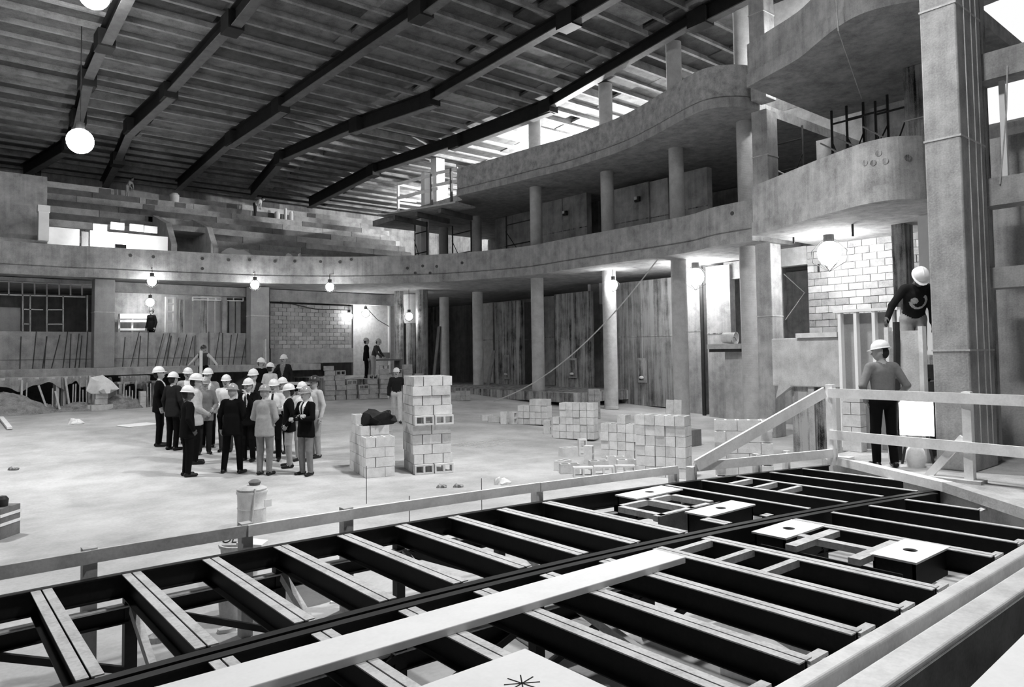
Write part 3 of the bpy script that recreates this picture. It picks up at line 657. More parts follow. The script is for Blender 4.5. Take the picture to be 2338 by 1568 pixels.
# upper gallery: pale roofside wall washed by lamps
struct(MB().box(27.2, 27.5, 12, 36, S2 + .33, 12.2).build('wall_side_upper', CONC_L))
for px, py, X, W, lb in ((1335, 272, 24.5, 5000, 'work lamp glaring behind the upper balcony front'), (1012, 372, 24.0, 900, 'work lamp glaring beside the white post of the upper gallery')):
    p = PX(px, py, X); z = S2 + 1.3
    t = thing('work_lamp', lb, 'lamp', (p[0], p[1], S2 + .33)); mb = MB(); mb.tube([(0, 0, 0), (0, 0, .9)], .02, 6); mb.build('stand', IRON, t); mb = MB(); mb.lathe([(.001, .85), (.15, .9), (.2, 1.05), (.15, 1.1), (.001, 1.1)], 12); mb.build('reflector', LAMPM, t); bulb_light(t, (0, 0, 1.3), W, .15)
# scaffold frames
def scaffold(base, ux, w, h, label, n=3, brace=True, group=None):
    t = thing('scaffold_frame', label, 'scaffold', tuple(base), math.atan2(ux[1], ux[0]), group)
    for x in (0, w):
        mb = MB(); mb.tube([(x, 0, 0), (x, 0, h)], .035, 7); mb.build('standard', IRON, t)
    for k in range(n):
        z = h * (k + .55) / n; mb = MB(); mb.tube([(0, 0, z), (w, 0, z)], .028, 6); mb.build('ledger', IRON, t)
    if brace:
        mb = MB(); mb.tube([(0, .04, .05), (w, .04, h * .75)], .02, 6); mb.build('brace', IRON, t)
    return t
for px, py0, py1, X, w, lb in ((975, 588, 506, 19.6, 1.1, 'scaffold frame at the corner end of the lower balcony'), (1076, 585, 505, 21.3, 1.6, 'scaffold frame behind the first gallery column'), (1218, 562, 478, 21.3, 1.9, 'scaffold frame before the pale gallery panel')):
    p = PX(px, py0, X); scaffold((p[0], p[1], S1 + .38), (0, 1), w, PX(px, py1, X)[2] - S1 - .38, lb)
# pale columns / posts at the corner
for px, y0, y1, X, w, m_, lb in ((965, 588, 500, 20.2, .5, WHITE, 'white boarded post at the corner of the lower balcony'), (1000, 440, 352, 20.0, .5, WHITE, 'white post catching the glare on the upper gallery'), (972, 452, 395, 19.6, .34, WHITE, 'short white post beside the timber guard rail')):
    p = PX(px, y0, X); z0 = (S1 + .38 if y0 > 500 else S2 + .33); mb = MB(); mb.box(-w / 2, w / 2, -w / 2, w / 2, 0, min(PX(px, y1, X)[2], roof_z(p[1]) - .05) - z0); bevel(tag(mb.build('corner_post', m_, None, (p[0], p[1], z0)), lb, 'post'), .02)
# timber working platform off the end of the upper balcony, with guard rail
pe = up[0]; wp = thing('working_platform', 'timber working platform cantilevered off the end of the upper balcony', 'platform', (pe.x, pe.y, 9.2)); wo = wp.location
pa = PZ(868, 492, 9.2)[:2]; pb = (pe.x, pe.y)
for k, off in enumerate((0, .3, .6, .9, 1.2)):
    d = Vector((pb[0] - pa[0], pb[1] - pa[1])).normalized(); n = Vector((-d.y, d.x)) * off * -1.0
    mb = MB(); mb.bar((pa[0] - wo.x - n.x, pa[1] - wo.y - n.y, 0), (pb[0] - wo.x - n.x, pb[1] - wo.y - n.y, .02), .27, .08); mb.build('plank', WOOD_G, wp)
for f in (.15, .45, .75):
    c = Vector((pa[0] + (pb[0] - pa[0]) * f - wo.x, pa[1] + (pb[1] - pa[1]) * f - wo.y)); n = Vector((-d.y, d.x))
    mb = MB(); mb.bar((c.x + n.x * .2, c.y + n.y * .2, -.15), (c.x - n.x * -2.6, c.y - n.y * -2.6, -.15), .14, .22); mb.build('joist', WOOD_D, wp)
gr = thing('timber_guard_rail', 'pale timber guard rail standing on the working platform of the upper balcony', 'guard rail', (pa[0], pa[1], 9.24)); go = gr.location
def PL(px, py, off=.05):   # on the platform's outer edge plane
    nrm = Vector((-d.y, d.x)); r = _ray(px, py); k = ((pa[0] + nrm.x * off) * nrm.x + (pa[1] + nrm.y * off) * nrm.y) / (r[0] * nrm.x + r[1] * nrm.y); return Vector(_C + r * k)
for q in ((909, 420, 1000, 396), (909, 452, 1000, 430), (985, 398, 1045, 385), (985, 425, 1045, 412)):
    mb = MB(); mb.bar(PL(q[0], q[1]) - go, PL(q[2], q[3]) - go, .05, .14); mb.build('rail', WOOD, gr)
for x, yt in ((909, 418), (985, 398), (1030, 384)):
    a = PL(x, yt); mb = MB(); mb.bar((a.x - go.x, a.y - go.y, 0), a - go, .1, .1); mb.build('post', WOOD if x < 950 else WOOD_D, gr)
for q in ((909, 421, 960, 432), (909, 455, 950, 460)):
    a = PL(q[0], q[1]); b = PL(q[2], q[3], 1.0); mb = MB(); mb.bar(a - go, b - go, .05, .12); mb.build('end_rail', WOOD, gr)
# wrapped column and dark columns at the back corner
for px, X, w, m_, lb, z0 in ((912, 18.6, .22, CONC_D, 'dim round column left of the wrapped column head', None), (964, 19.2, .3, CONC_D, 'dim round column right of the wrapped column head', None)):
    p = PX(px, 850, X); z0 = floor_z(p[1]); column(p[0], p[1], z0, S1 + .03, w, lb, None, m_)
p = PX(938, 690, 20.0); mb = MB(); mb.lathe([(.001, 0), (.34, 0), (.42, .3), (.36, .7), (.44, 1.1), (.4, 1.5), (.001, 1.5)], 11)
t = thing('wrapped_column', 'column with its head wrapped in crumpled pale plastic sheet', 'column', (p[0], p[1], floor_z(p[1]))); zz = p[2]
o = mb.build('plastic_wrap', PAPER, t); o.location = (0, 0, S1 - 1.5 - floor_z(p[1])); mb = MB(); mb.lathe([(.001, 0), (.26, 0), (.26, S1 - floor_z(p[1])), (.001, S1 - floor_z(p[1]))], 14); mb.build('shaft', CONC_D, t)
for q, lb in (((988, 850, 1003, 745), 'dark board leaning beside the farthest round column'), ((1112, 845, 1128, 800), 'dark board leaning in the gap behind the farthest columns'), ((938, 840, 948, 762), 'pale narrow board leaning between the dim columns')):
    a = PX(q[0], q[1], 22.0); b = PX(q[2], q[3], 22.4); a[2] = floor_z(a[1]) + .05; mb = MB(); mb.bar(a, b, .05, .25, (0, 1, 0)); tag(mb.build('leaning_board', WOOD_D if 'dark' in lb else WOOD_G), lb, 'board')
# low kerb under the far columns
a = PZ(1035, 920, .45); b = PZ(1215, 920, .3)
mb = MB(); mb.sweep([(19.7, 32), (19.7, 20.0)], [(0, 0), (0, .38), (4.5, .38), (4.5, 0)]); k_ = mb.build('floor_gallery', CONC_D); k_.location = (0, 0, .5); struct(k_)

# ------------------------------------------------------------------ the room under the box balcony
XR = 20.2
a = PX(1846, 700, XR); b = PX(2135, 700, XR)
bw = block_wall('wall_room', (XR, b[1] - 1.2, 0), (0, 1, 0), a[1] - b[1] + 1.2, 2.3, 5.5, [BLOCK_D, mat('grey_wall_block', .44, .95, .25, 3), BLOCK], (-1, 0, 0)); struct(bw)
struct(MB().box(XR - .05, XR + .25, a[1], a[1] + 1.4, PX(1815, 606, XR)[2], 5.5).build('wall_room_head', CONC_L))
struct(MB().box(16.5, 21.6, 4.2, 9.3, 2.1, 2.3).build('floor_room', CONC_D))
br = thing('cross_brace', 'thin pale steel brace bent across the dark doorway of the block room', 'brace', tuple(PX(1792, 770, 22.27)))
for q in ((1790, 625, 1838, 668), (1838, 668, 1794, 730)):
    mb = MB(); mb.tube([Vector(PX(q[0], q[1], 22.27)) - br.location, Vector(PX(q[2], q[3], 22.27)) - br.location], .02, 6); mb.build('rod', WOOD_G, br)
p = PX(1893, 578, 18.6); cage_lamp(tuple(p), 330, 'glaring work lamp lighting the block wall under the box balcony', r=.30, cord=5.48 - p[2], group='glaring work lamps')
for px, py, X in ((1812, 545, 18.2), (1947, 528, 17.5), (1869, 612, 20.17)):
    p = PX(px, py, X); mb = MB(); mb.bar(p - np.array([0, 0, .12]), (p[0], p[1], 5.49 if X < 20 else p[2] + .12), .04, .04); tag(mb.build('hanger_rod', IRON), 'short dark hanger rod below the soffit of the box balcony', 'rod', 'short hanger rods under the box balcony')
struct(MB().box(18.4, 18.9, 7.2, 7.5, 2.3, 5.5).build('wall_room_end', CONC_D))
p = PX(2112, 560, 17.6); mb = MB(); mb.box(-.05, .05, -.12, .12, 2.3, 5.45); tag(mb.build('white_stud', WHITE, None, (p[0], p[1], 0)), 'bright white upright stud beside the leaning worker and the pier', 'stud')
# concrete parapet below the room
X = 16.2; a = PX(1762, 820, X); b = PX(1925, 820, X); z1 = PX(1800, 772, X)[2]; z0 = PX(1800, 882, X)[2]
t = thing('concrete_parapet', 'pale concrete parapet below the block room, broken at its lower corner', 'parapet', (X, b[1], 0)); L = a[1] - b[1]
mb = MB(); mb.box(0, .3, -.6, L, z0, z1); bevel(mb.build('face', CONC_L, t), .03)
mb = MB(); mb.box(.1, .3, -.6, L * .75, 0, z0); mb.build('wall_below', CONC_D, t)
mb = MB(); mb.box(.05, .3, L * .42, L * .5, 0, z0); mb.build('rib', CONC, t)
mb = MB(); mb.box(-.06, .38, .1, L * .62, z1, z1 + .11); mb.build('capping_slab', BLOCK_L, t)
mb = MB(); mb.add([(-.05, L - .1, z0 - .3), (.2, L + .05, z0 - .35), (.2, L - .5, z0), (-.05, L - .5, z0), (-.08, L - .25, z0 + .2), (.1, L - .3, z0 + .1)], [(0, 1, 2, 3), (0, 3, 4), (3, 2, 5, 4), (2, 1, 5), (1, 0, 4, 5)]); mb.build('broken_corner', CONC_L, t)
# room opening between the boxes: dark back, scaffold
struct(MB().box(26.0, 26.2, 4.5, 10.85, 5.6, 9.4).build('wall_box_back', CONC))
for px, y0, y1, X, w, lb in ((1835, 405, 285, 20.8, 1.0, 'scaffold frame in the bright gap beside the square column'), (1975, 365, 220, 20.2, .9, 'dense scaffold frame in the opening above the box balcony'), (2030, 345, 215, 20.0, 1.1, 'scaffold frame beside the great pier above the box balcony'), (2075, 330, 210, 19.6, .8, 'scaffold frame nearest the great pier')):
    p = PX(px, y0, X); s_ = scaffold((p[0], p[1], 5.81), (0, 1), w, min(9.30, PX(px, y1, X)[2]) - 5.81, lb, 4)
    mb = MB(); mb.tube([(0, .05, 2.6), (w, .05, .6)], .02, 6); mb.build('brace', IRON, s_); mb = MB(); mb.tube([(-.4, .1, 1.4), (w + .3, .1, 2.6)], .025, 6); mb.build('brace', WOOD_G, s_)
struct(MB().box(21.4, 21.5, PX(1905, 350, 21.4)[1] - .3, min(10.85, PX(1785, 350, 21.4)[1]), 5.8, 8.9).build('wall_box_daylight', CONC_L))  # pale wall added as a stand-in for daylight in the gap
p = PX(2085, 270, 18.6); square_column(p[0], p[0] + .5, p[1] - .3, p[1] + .2, 5.81, 9.33, 'slender square column between the scaffold and the great pier', CONC_D)
# bright wall above the upper balcony, left of the topmost box
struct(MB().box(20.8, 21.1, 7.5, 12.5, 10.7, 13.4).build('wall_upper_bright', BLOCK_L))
p = PX(1755, 40, 20.7); mb = MB(); mb.box(-.06, 0, -.14, .14, -.9, 3.0); tag(mb.build('white_strip', WHITE, None, tuple(p)), 'bright white upright strip on the wall above the topmost box balcony', 'strip')
t = thing('work_lamp', 'work lamp standing on the topmost box balcony', 'lamp', (19.2, 10.0, 9.66)); mb = MB(); mb.tube([(0, 0, 0), (0, 0, .6)], .02, 6); mb.build('stand', IRON, t); mb = MB(); mb.lathe([(.001, .6), (.1, .65), (.12, .75), (.001, .8)], 10); mb.build('bulb', LAMPM, t); bulb_light(t, (0, 0, 1.0), 220, .1)
# ------------------------------------------------------------------ stage-side platform
GZ = .78
pc = [PZ(1900, 1056, GZ)[:2], PZ(2165, 1122, GZ)[:2], PZ(2338, 1180, GZ)[:2]]
pc = [(float(a), float(b)) for a, b in pc]
d2 = (pc[2][0] - pc[1][0], pc[2][1] - pc[1][1])
p3 = (pc[2][0] + d2[0] * 1.2, pc[2][1] + d2[1] * 1.2)
poly = [pc[0], pc[1], pc[2], p3, (p3[0], -8), (27.5, -8), (27.5, 5.6), (10.9, 5.6)]
mb = MB(); mb.prism(poly, .0, GZ); struct(mb.build('floor_platform', mat('platform_concrete', .45, .9, .35, 2, dirt=.3)))
kb = thing('timber_kerb', 'pale timber kerb along the edge of the concrete platform above the steel grid', 'kerb', (pc[0][0], pc[0][1], GZ))
for i, (a, b) in enumerate(((pc[0], pc[1]), (pc[1], p3))):
    mb = MB(); mb.bar((a[0] - pc[0][0], a[1] - pc[0][1], .055), (b[0] - pc[0][0], b[1] - pc[0][1], .055), .14, .11); mb.build('beam', WOOD if i == 0 else CONC_L, kb)
# wall behind the platform and the openings right of the pier
struct(MB().box(12.9, 13.1, -8, 3.9, GZ, 5.7).build('wall_stage_right', CONC))
mb = MB(); mb.box(0, .07, 0, .07, 0, 1.6); tag(mb.build('white_stud', WHITE, None, (12.2, PX(2300, 372, 12.2)[1], 4.9)), 'thin white stud standing in the opening beyond the great pier', 'stud')

# ------------------------------------------------------------------ steel floor grid over the pit
XC, RR = 1.6, 31.0
def arc(x, y0): return y0 - (x - XC) ** 2 / (2 * RR)
YF, YM, YN = 6.34, 4.30, 2.02
def arc_beam(name, y0, label, d=.17, x0=-3.0, x1=10.2, z=GZ, top=STEEL, w=.07, cat='beam'):
    t = thing(name, label, cat, (XC, y0, z)); n = 26; xs = [x0 + (x1 - x0) * i / n for i in range(n + 1)]
    path = [(x - XC, arc(x, y0) - y0) for x in xs]
    mb = MB(); mb.sweep(path, [(-.01, -d), (-.01, -.012), (.01, -.012), (.01, -d)]); mb.build('web', STEEL, t)
    mb = MB(); mb.sweep(path, [(-w / 2, -.012), (-w / 2, 0), (w / 2, 0), (w / 2, -.012)]); mb.build('flange', top, t)
    mb = MB(); mb.sweep(path, [(-w / 2, -d - .012), (-w / 2, -d), (w / 2, -d), (w / 2, -d - .012)]); mb.build('lower_flange', STEEL, t)
    return t
arc_beam('curved_edge_beam', YF, 'curved black steel edge beam of the grid beside the timber rail')
arc_beam('curved_middle_beam', YM + .05, 'curved black steel middle beam of the grid, on the far side of its seam', x1=9.6)
arc_beam('curved_middle_beam', YM - .06, 'curved black steel middle beam of the grid, on the plank side of its seam', x1=9.1)
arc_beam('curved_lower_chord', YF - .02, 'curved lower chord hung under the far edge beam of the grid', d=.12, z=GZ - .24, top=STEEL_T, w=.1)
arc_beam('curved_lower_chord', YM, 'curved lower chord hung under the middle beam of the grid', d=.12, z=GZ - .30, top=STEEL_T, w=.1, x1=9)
def kerb_y(x):   # platform edge line
    (xa, ya), (xb, yb) = pc[0], p3
    return ya + (yb - ya) * (x - xa) / (xb - xa)
def joist(x, ya, yb, label, group, single=False, clip=False):
    t = thing('steel_joist', label, 'joist', (x, ya, GZ), 0, group); L = yb - ya; D = .17
    offs = (0,) if single else (-.036, .036)
    for o in offs:
        mb = MB(); mb.box(o - .004 + (.02 if o < 0 else -.02 if o > 0 else 0), o + .004 + (.02 if o < 0 else -.02 if o > 0 else 0), 0, L, -D, -.008); mb.build('web', STEEL, t)
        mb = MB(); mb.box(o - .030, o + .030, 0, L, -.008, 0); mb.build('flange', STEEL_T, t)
        mb = MB(); mb.box(o - .028, o + .028, 0, L, -D - .008, -D); mb.build('lower_flange', STEEL, t)
    if clip: mb = MB(); mb.box(.07, .27, .01, .07, -.05, -.03); mb.build('end_clip', STEEL_T, t)
    return t
for k in range(-4, 16):
    x = .75 + .595 * k
    if x < 9.9:
        if k not in (9, 10):
            joist(x, arc(x, YM) + .12, arc(x, YF) - .04, 'black steel joist with highlight-coloured flanges between the middle and far edge beams', 'joists of the far bay', k > 10)
        else:
            joist(x, arc(x, YM) + .12, arc(x, YM) + (.4 if k == 9 else .2), 'short black steel joist stub beside the floor pocket of the far bay', 'joist stubs of the far bay')
    yb = arc(x, YM) - .12; ya = max(YN + .02, kerb_y(x) + .1 if x > 8.2 else -9)
    if x < 9.3 and yb - ya > .2:
        if k not in (9,): joist(x, ya, yb, 'black steel joist with highlight-coloured flanges between the steel tubes and the middle beam', 'joists of the near bay', k > 10, True)
# cross ties and floor pockets
def tie(x0, x1, y, label, group, w=.06, x_=None):
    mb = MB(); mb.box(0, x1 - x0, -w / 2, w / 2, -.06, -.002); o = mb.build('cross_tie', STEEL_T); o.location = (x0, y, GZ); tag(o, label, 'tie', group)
for y in (3.86, 3.45, 3.05): tie(4.955, 5.47, y, 'flat cross tie between two joists beside the end of the white plank', 'cross ties by the plank end')
for y in (5.3, 4.95, 4.62): tie(7.96, 8.43, y, 'flat cross tie between two joists of the far bay beside the kerb', 'cross ties of the far bay')
def pocket(x0, x1, y0, y1, label, h=.22, hole=True):
    t = thing('floor_pocket', label, 'floor box', (x0, y0, GZ)); L, W = x1 - x0, y1 - y0
    mb = MB(); mb.box(.02, L - .02, .02, .04, -h, -.012); mb.box(.02, L - .02, W - .04, W - .02, -h, -.012); mb.box(.02, .04, .02, W - .02, -h, -.012); mb.box(L - .04, L - .02, .02, W - .02, -h, -.012); mb.box(.02, L - .02, .02, W - .02, -h - .01, -h); mb.build('box', STEEL, t)
    n = 24; c = (L / 2, W / 2); r = .055; ring = []; rim = []      # lid with a round hole cut through it
    for i in range(n):
        an = 2 * math.pi * i / n; ca, sa = math.cos(an), math.sin(an); k = min(L / 2 / max(abs(ca), 1e-6), W / 2 / max(abs(sa), 1e-6)); rim.append((c[0] + k * ca, c[1] + k * sa)); ring.append((c[0] + r * ca, c[1] + r * sa))
    for cx, cy in ((0, 0), (L, 0), (L, W), (0, W)):
        j = min(range(n), key=lambda i: (rim[i][0] - cx) ** 2 + (rim[i][1] - cy) ** 2); rim[j] = (cx, cy)
    vs = [(x, y, z) for z in (-.012, .004) for q in (rim, ring) for x, y in q]; fs = []
    for i in range(n):
        j = (i + 1) % n; fs += [(i, n + i, n + j, j), (2 * n + i, 2 * n + j, 3 * n + j, 3 * n + i), (i, j, 2 * n + j, 2 * n + i), (n + i, 3 * n + i, 3 * n + j, n + j)]
    mb = MB(); mb.add(vs, fs); mb.build('lid', WHITE, t)
    return t
pocket(5.97, 6.68, 3.42, 3.76, 'black floor box with pale holed lid near the middle beam, near bay')
pocket(6.02, 6.72, 2.36, 2.72, 'black floor box with pale holed lid next to the steel tubes')
pocket(6.2, 7.05, 4.38, 4.68, 'black floor box with pale holed lid near the middle beam, far bay')
pocket(6.35, 7.2, 5.45, 5.78, 'black floor box with pale holed lid next to the far edge beam')
ft = thing('pocket_frame', 'open frame of pale flat bars between the two floor boxes of the near bay', 'frame', (6.2, 3.0, GZ))
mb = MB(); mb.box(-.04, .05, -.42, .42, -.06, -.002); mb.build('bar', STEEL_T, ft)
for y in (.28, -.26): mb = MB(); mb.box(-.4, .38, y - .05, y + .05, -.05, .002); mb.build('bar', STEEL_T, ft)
mb = MB(); mb.box(-.35, -.33, -.6, .6, -.2, -.06); mb.build('side_plate', STEEL, ft)
ft = thing('pocket_frame', 'open frame of pale flat bars between the two floor boxes of the far bay', 'frame', (6.4, 5.05, GZ))
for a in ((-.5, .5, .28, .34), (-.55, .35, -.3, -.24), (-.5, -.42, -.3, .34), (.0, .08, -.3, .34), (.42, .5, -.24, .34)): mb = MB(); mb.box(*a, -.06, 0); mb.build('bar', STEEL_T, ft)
mb = MB(); mb.box(-.56, .5, -.33, -.31, -.22, 0); mb.build('side_plate', mat('grey_steel_plate', .14, .6, .4, 4), ft)
# legs and braces under the grid
lg = MB(); lg.box(-.045, .045, -.045, .045, 0, GZ - .19); legm = lg.mesh('grid_leg', STEEL)
for k in range(-3, 15, 2):
    x = .75 + .595 * k
    for y0, nm in ((YF, 'far edge beam'), (YM, 'middle beam')):
        y = arc(x, y0)
        if x < 9.0: tag(put(legm, 'grid_leg', None, (x, y - .0, 0)), 'black steel leg standing on the floor under the %s of the grid' % nm, 'leg', 'grid legs under the %s' % nm)
    if x > 9: continue
    xa, xb = x, x + 1.19
    for y0, nm, ss in ((YF - .06, 'far edge beam', 1), (YM - .06, 'middle beam', -1)):
        a = (xa + .06, arc(xa, y0) - .0, GZ - .28); b = (xb - .06, arc(xb, y0), .06)
        if ss < 0: a, b = (xa + .06, arc(xa, y0), .06), (xb - .06, arc(xb, y0), GZ - .32)
        mb = MB(); mb.bar(a, b, .05, .05); tag(mb.build('diagonal_brace', STEEL), 'black diagonal brace between legs under the %s' % nm, 'brace', 'braces under the %s' % nm)
    a = (x, arc(x, YF) - .1, GZ - .26); b = (x, arc(x, YM) + .9, .08)
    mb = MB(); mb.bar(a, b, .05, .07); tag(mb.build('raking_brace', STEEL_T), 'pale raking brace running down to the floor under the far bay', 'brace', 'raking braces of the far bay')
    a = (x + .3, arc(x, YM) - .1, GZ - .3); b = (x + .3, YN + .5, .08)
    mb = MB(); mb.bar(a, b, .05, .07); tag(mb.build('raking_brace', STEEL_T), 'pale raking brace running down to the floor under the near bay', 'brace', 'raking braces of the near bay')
# steel tubes along the near side
for y, w, h, m_, lb in ((1.93, .11, .12, HSS, 'bare steel tube along the near edge of the grid, touching the joists'), (1.70, .17, .14, HSS, 'broader bare steel tube along the near edge of the grid, beside the pit')):
    mb = MB(); mb.box(-3, 8.2, y - w / 2, y + w / 2, GZ - h + .01, GZ + .01); o = mb.build('steel_tube', m_); bevel(o, .018, 3); tag(o, lb, 'steel tube')
mb = MB(); mb.box(-3, 8.3, 1.60, 1.63, GZ - .4, GZ - .02); tag(mb.build('channel_plate', mat('grey_steel_plate', .14, .6, .4, 4)), 'deep grey steel plate below the broad tube, facing the pit', 'plate')
for k, x in enumerate((4.0, 4.75, 5.5, 6.3, 7.1)):
    mb = MB(); mb.box(-.05, .05, -2.4, 1.58, -.12, 0); o = mb.build('pit_beam', mat('grey_painted_steel', .2, .6, .3, 4)); o.location = (x, 0, .45); tag(o, 'grey steel beam crossing the pit beyond the broad tube', 'beam', 'pit beams by the broad tube')
# white plank and boards lying on the grid
mb = MB(); mb.box(-3.2, 4.72, -.155, .155, 0, .05); o = mb.build('white_plank', WHITE); o.location = (0, 3.80, GZ); o.rotation_euler = (0, 0, -.018); bevel(o, .006); tag(o, 'long bright white plank lying across the joists beside the middle beam', 'plank')
t = thing('white_board', 'white board with a pencilled star lying on the joists of the near bay', 'board', (1.35, 2.05, GZ))
mb = MB(); mb.box(0, 1.27, 0, 1.02, 0, .05); bevel(mb.build('sheet', WHITE, t), .005)
for an in (0.2, .95, 1.8, 2.6):
    mb = MB(); c = PZ(1192, 1560, GZ + .05); mb.bar((c[0] - 1.35 - .09 * math.cos(an), c[1] - 2.05 - .09 * math.sin(an), .0515), (c[0] - 1.35 + .09 * math.cos(an), c[1] - 2.05 + .09 * math.sin(an), .0515), .006, .002); mb.build('pencil_mark', INK, t)
mb = MB(); mb.box(0, 3.0, 0, 1.6, 0, .03); o = mb.build('white_board', WHITE); a = PZ(2225, 1550, .82); b = PZ(2338, 1440, .82); o.location = (a[0] - .4, a[1] - 1.62, GZ + .0); o.rotation_euler = (0, 0, math.atan2(b[1] - a[1], b[0] - a[0])); tag(o, 'white board lying over the pit beside the broad steel tube', 'board')

# ------------------------------------------------------------------ timber rails
YR = 6.50
rail = thing('curved_rail', 'low pale timber rail on posts following the curved edge of the steel grid', 'rail', (XC, YR, 0))
posts = [PZ(x, y, .98)[0] for x, y in ((-240, 1340), (208, 1255), (563, 1195), (803, 1163), (1250, 1103), (1570, 1065), (1608, 1060))]
xs = posts[:5] + [posts[5]]
for i in range(len(xs) - 1):
    n = 5; pth = [(xs[i] + (xs[i + 1] - xs[i]) * j / n) for j in range(n + 1)]
    mb = MB(); mb.sweep([(x - XC, arc(x, YR) - YR - .06 + (.012 if i % 2 else 0)) for x in pth], [(-.018, .872), (-.018, .972), (.018, .972), (.018, .872)]); mb.build('rail_board', WOOD_G if i < 2 else WOOD, rail)  # greyer wood on the left boards paints in their weaker light
for i, x in enumerate(posts):
    mb = MB(); mb.box(-.05, .05, -.05, .05, 0, .985 if i < 4 else .93); mb.build('post', WOOD_G if i < 4 else WOOD, rail, (x - XC, arc(x, YR) - YR, 0))  # left posts greyer too, shade put into the wood colour
# platform guard rail
def gp(px, py): p = PZ(px, py, GZ); return Vector((p[0], p[1], GZ))
g0 = gp(1897, 1062); g1 = gp(2212, 1103); dd = (g1 - g0).normalized(); g2 = g0 + dd * 6.5
gd = thing('guard_rail', 'pale timber guard rail with two rails on the platform before the standing worker', 'guard rail', tuple(g0))
for zt_ in (1.10, .50):
    mb = MB(); mb.bar((0, 0, zt_ - .06), g2 - g0 + Vector((0, 0, zt_ - .06)), .04, .13); mb.build('rail', WOOD, gd)
for q, h in ((g0, 1.16), (g1, 1.12), (g0 + dd * 4.3, 1.1)):
    mb = MB(); mb.box(-.055, .055, -.05, .05, 0, h); mb.build('post', WOOD, gd, tuple(q - g0 + Vector((.06, 0, 0))))
mb = MB(); mb.bar(g1 - g0 + Vector((.06, .5, .0)), g1 - g0 + Vector((.06, .06, .55)), .09, .05, (1, 0, 0)); mb.build('knee_brace', WOOD, gd)
mb = MB(); mb.box(-.12, .12, -.25, .35, 0, .04); mb.build('foot_block', WOOD_G, gd, tuple(g1 - g0 + Vector((.06, .1, 0))))
# sloping rail and low rail going down to the curved rail
lowend = Vector((posts[6], arc(posts[6], YR) - .08, .95)); top = g0 + Vector((0, 0, .95))
sl = thing('sloping_rail', 'pale timber rail sloping down from the guard rail post to the curved rail', 'rail', tuple(g0))
mb = MB(); mb.bar(top - g0 + Vector((-.04, .04, .1)), lowend - g0, .04, .15); mb.build('board', WOOD, sl)
lr = thing('low_rail', 'low pale timber board tied between the curved rail and the guard rail post', 'rail', tuple(g0))
q1 = Vector(PZ(1608, 1062, .95)); q2 = Vector(PX(1915, 1034, g0.x + .1))
le = lowend + Vector((0, .03, -.02)); q2.y += .03
mb = MB(); mb.bar(le - g0, q2 - g0, .04, .12); mb.build('board', WOOD, lr)
for f in (.45, .68):
    c = le.lerp(q2, f); zc = c.z; c.y = max(c.y + .045, arc(c.x, YF) + .10); c = c - g0; mb = MB(); mb.box(c.x - .03, c.x + .03, c.y - .045, c.y + .045, -GZ, c.z + .08); mb.build('stake', WOOD, lr)
    mb = MB(); mb.tube([c + Vector((.06 * math.cos(a), -.03, .07 * math.sin(a))) for a in [i * math.pi / 5 for i in range(11)]], .01, 5); mb.build('tie_wire', WOOD_G, lr)

# ------------------------------------------------------------------ stud form, form panel, lamp, bag behind the guard rail
Xs = 12.2
a = PX(1912, 900, Xs); b = PX(2056, 900, Xs); zt_ = PX(1950, 712, Xs)[2]
sf = thing('stud_form', 'stud-framed wall form of white timber with grey plywood backing', 'formwork', (Xs, b[1], GZ)); L = a[1] - b[1]
mb = MB(); mb.box(.12, .15, 0, L, 0, zt_ - GZ - .02); mb.build('plywood', PLY, sf)
for px in (1918, 1954, 1996, 2036, 2054):
    y = PX(px, 800, Xs)[1] - b[1]; mb = MB(); mb.box(0, .12, y - .025, y + .025, 0, zt_ - GZ); mb.build('stud', WHITE, sf)
mb = MB(); mb.box(-.01, .13, 0, L + .03, zt_ - GZ, zt_ - GZ + .045); mb.build('top_plate', WHITE, sf)
Xs = 12.0
a = PX(2062, 850, Xs); b = PX(2148, 850, Xs); z1 = PX(2100, 756, Xs)[2]
fp = thing('column_form', 'worn pale plywood column form standing before the great pier', 'formwork', (Xs - .6, b[1], GZ)); L = a[1] - b[1]
mb = MB(); mb.box(0, .06, .05, L - .05, .0, z1 - GZ); mb.build('face_board', CONC_L, fp)
for y in (0, L - .06): mb = MB(); mb.box(-.04, .1, y, y + .06, .0, z1 - GZ + .06); mb.build('edge_batten', WOOD, fp)
mb = MB(); mb.box(.06, .22, .05, L - .05, .0, z1 - GZ - .15); mb.build('core', CONC, fp)
# block stub behind the worker
p = gp(1955, 1050); st = thing('block_pier', 'pale block stub standing behind the standing worker', 'block pier', (12.0, PX(1978, 950, 12.0)[1], GZ))
wy = PX(1934, 950, 12.0)[1] - PX(1978, 950, 12.0)[1]
for j in range(5):
    for i in range(2 if j % 2 else 1):
        l = wy / (2 if j % 2 else 1); mb = MB(); mb.box(-.2, 0, i * l + .006, (i + 1) * l - .006, j * .2 + .004, j * .2 + .196); mb.build('block', BLOCK, st)
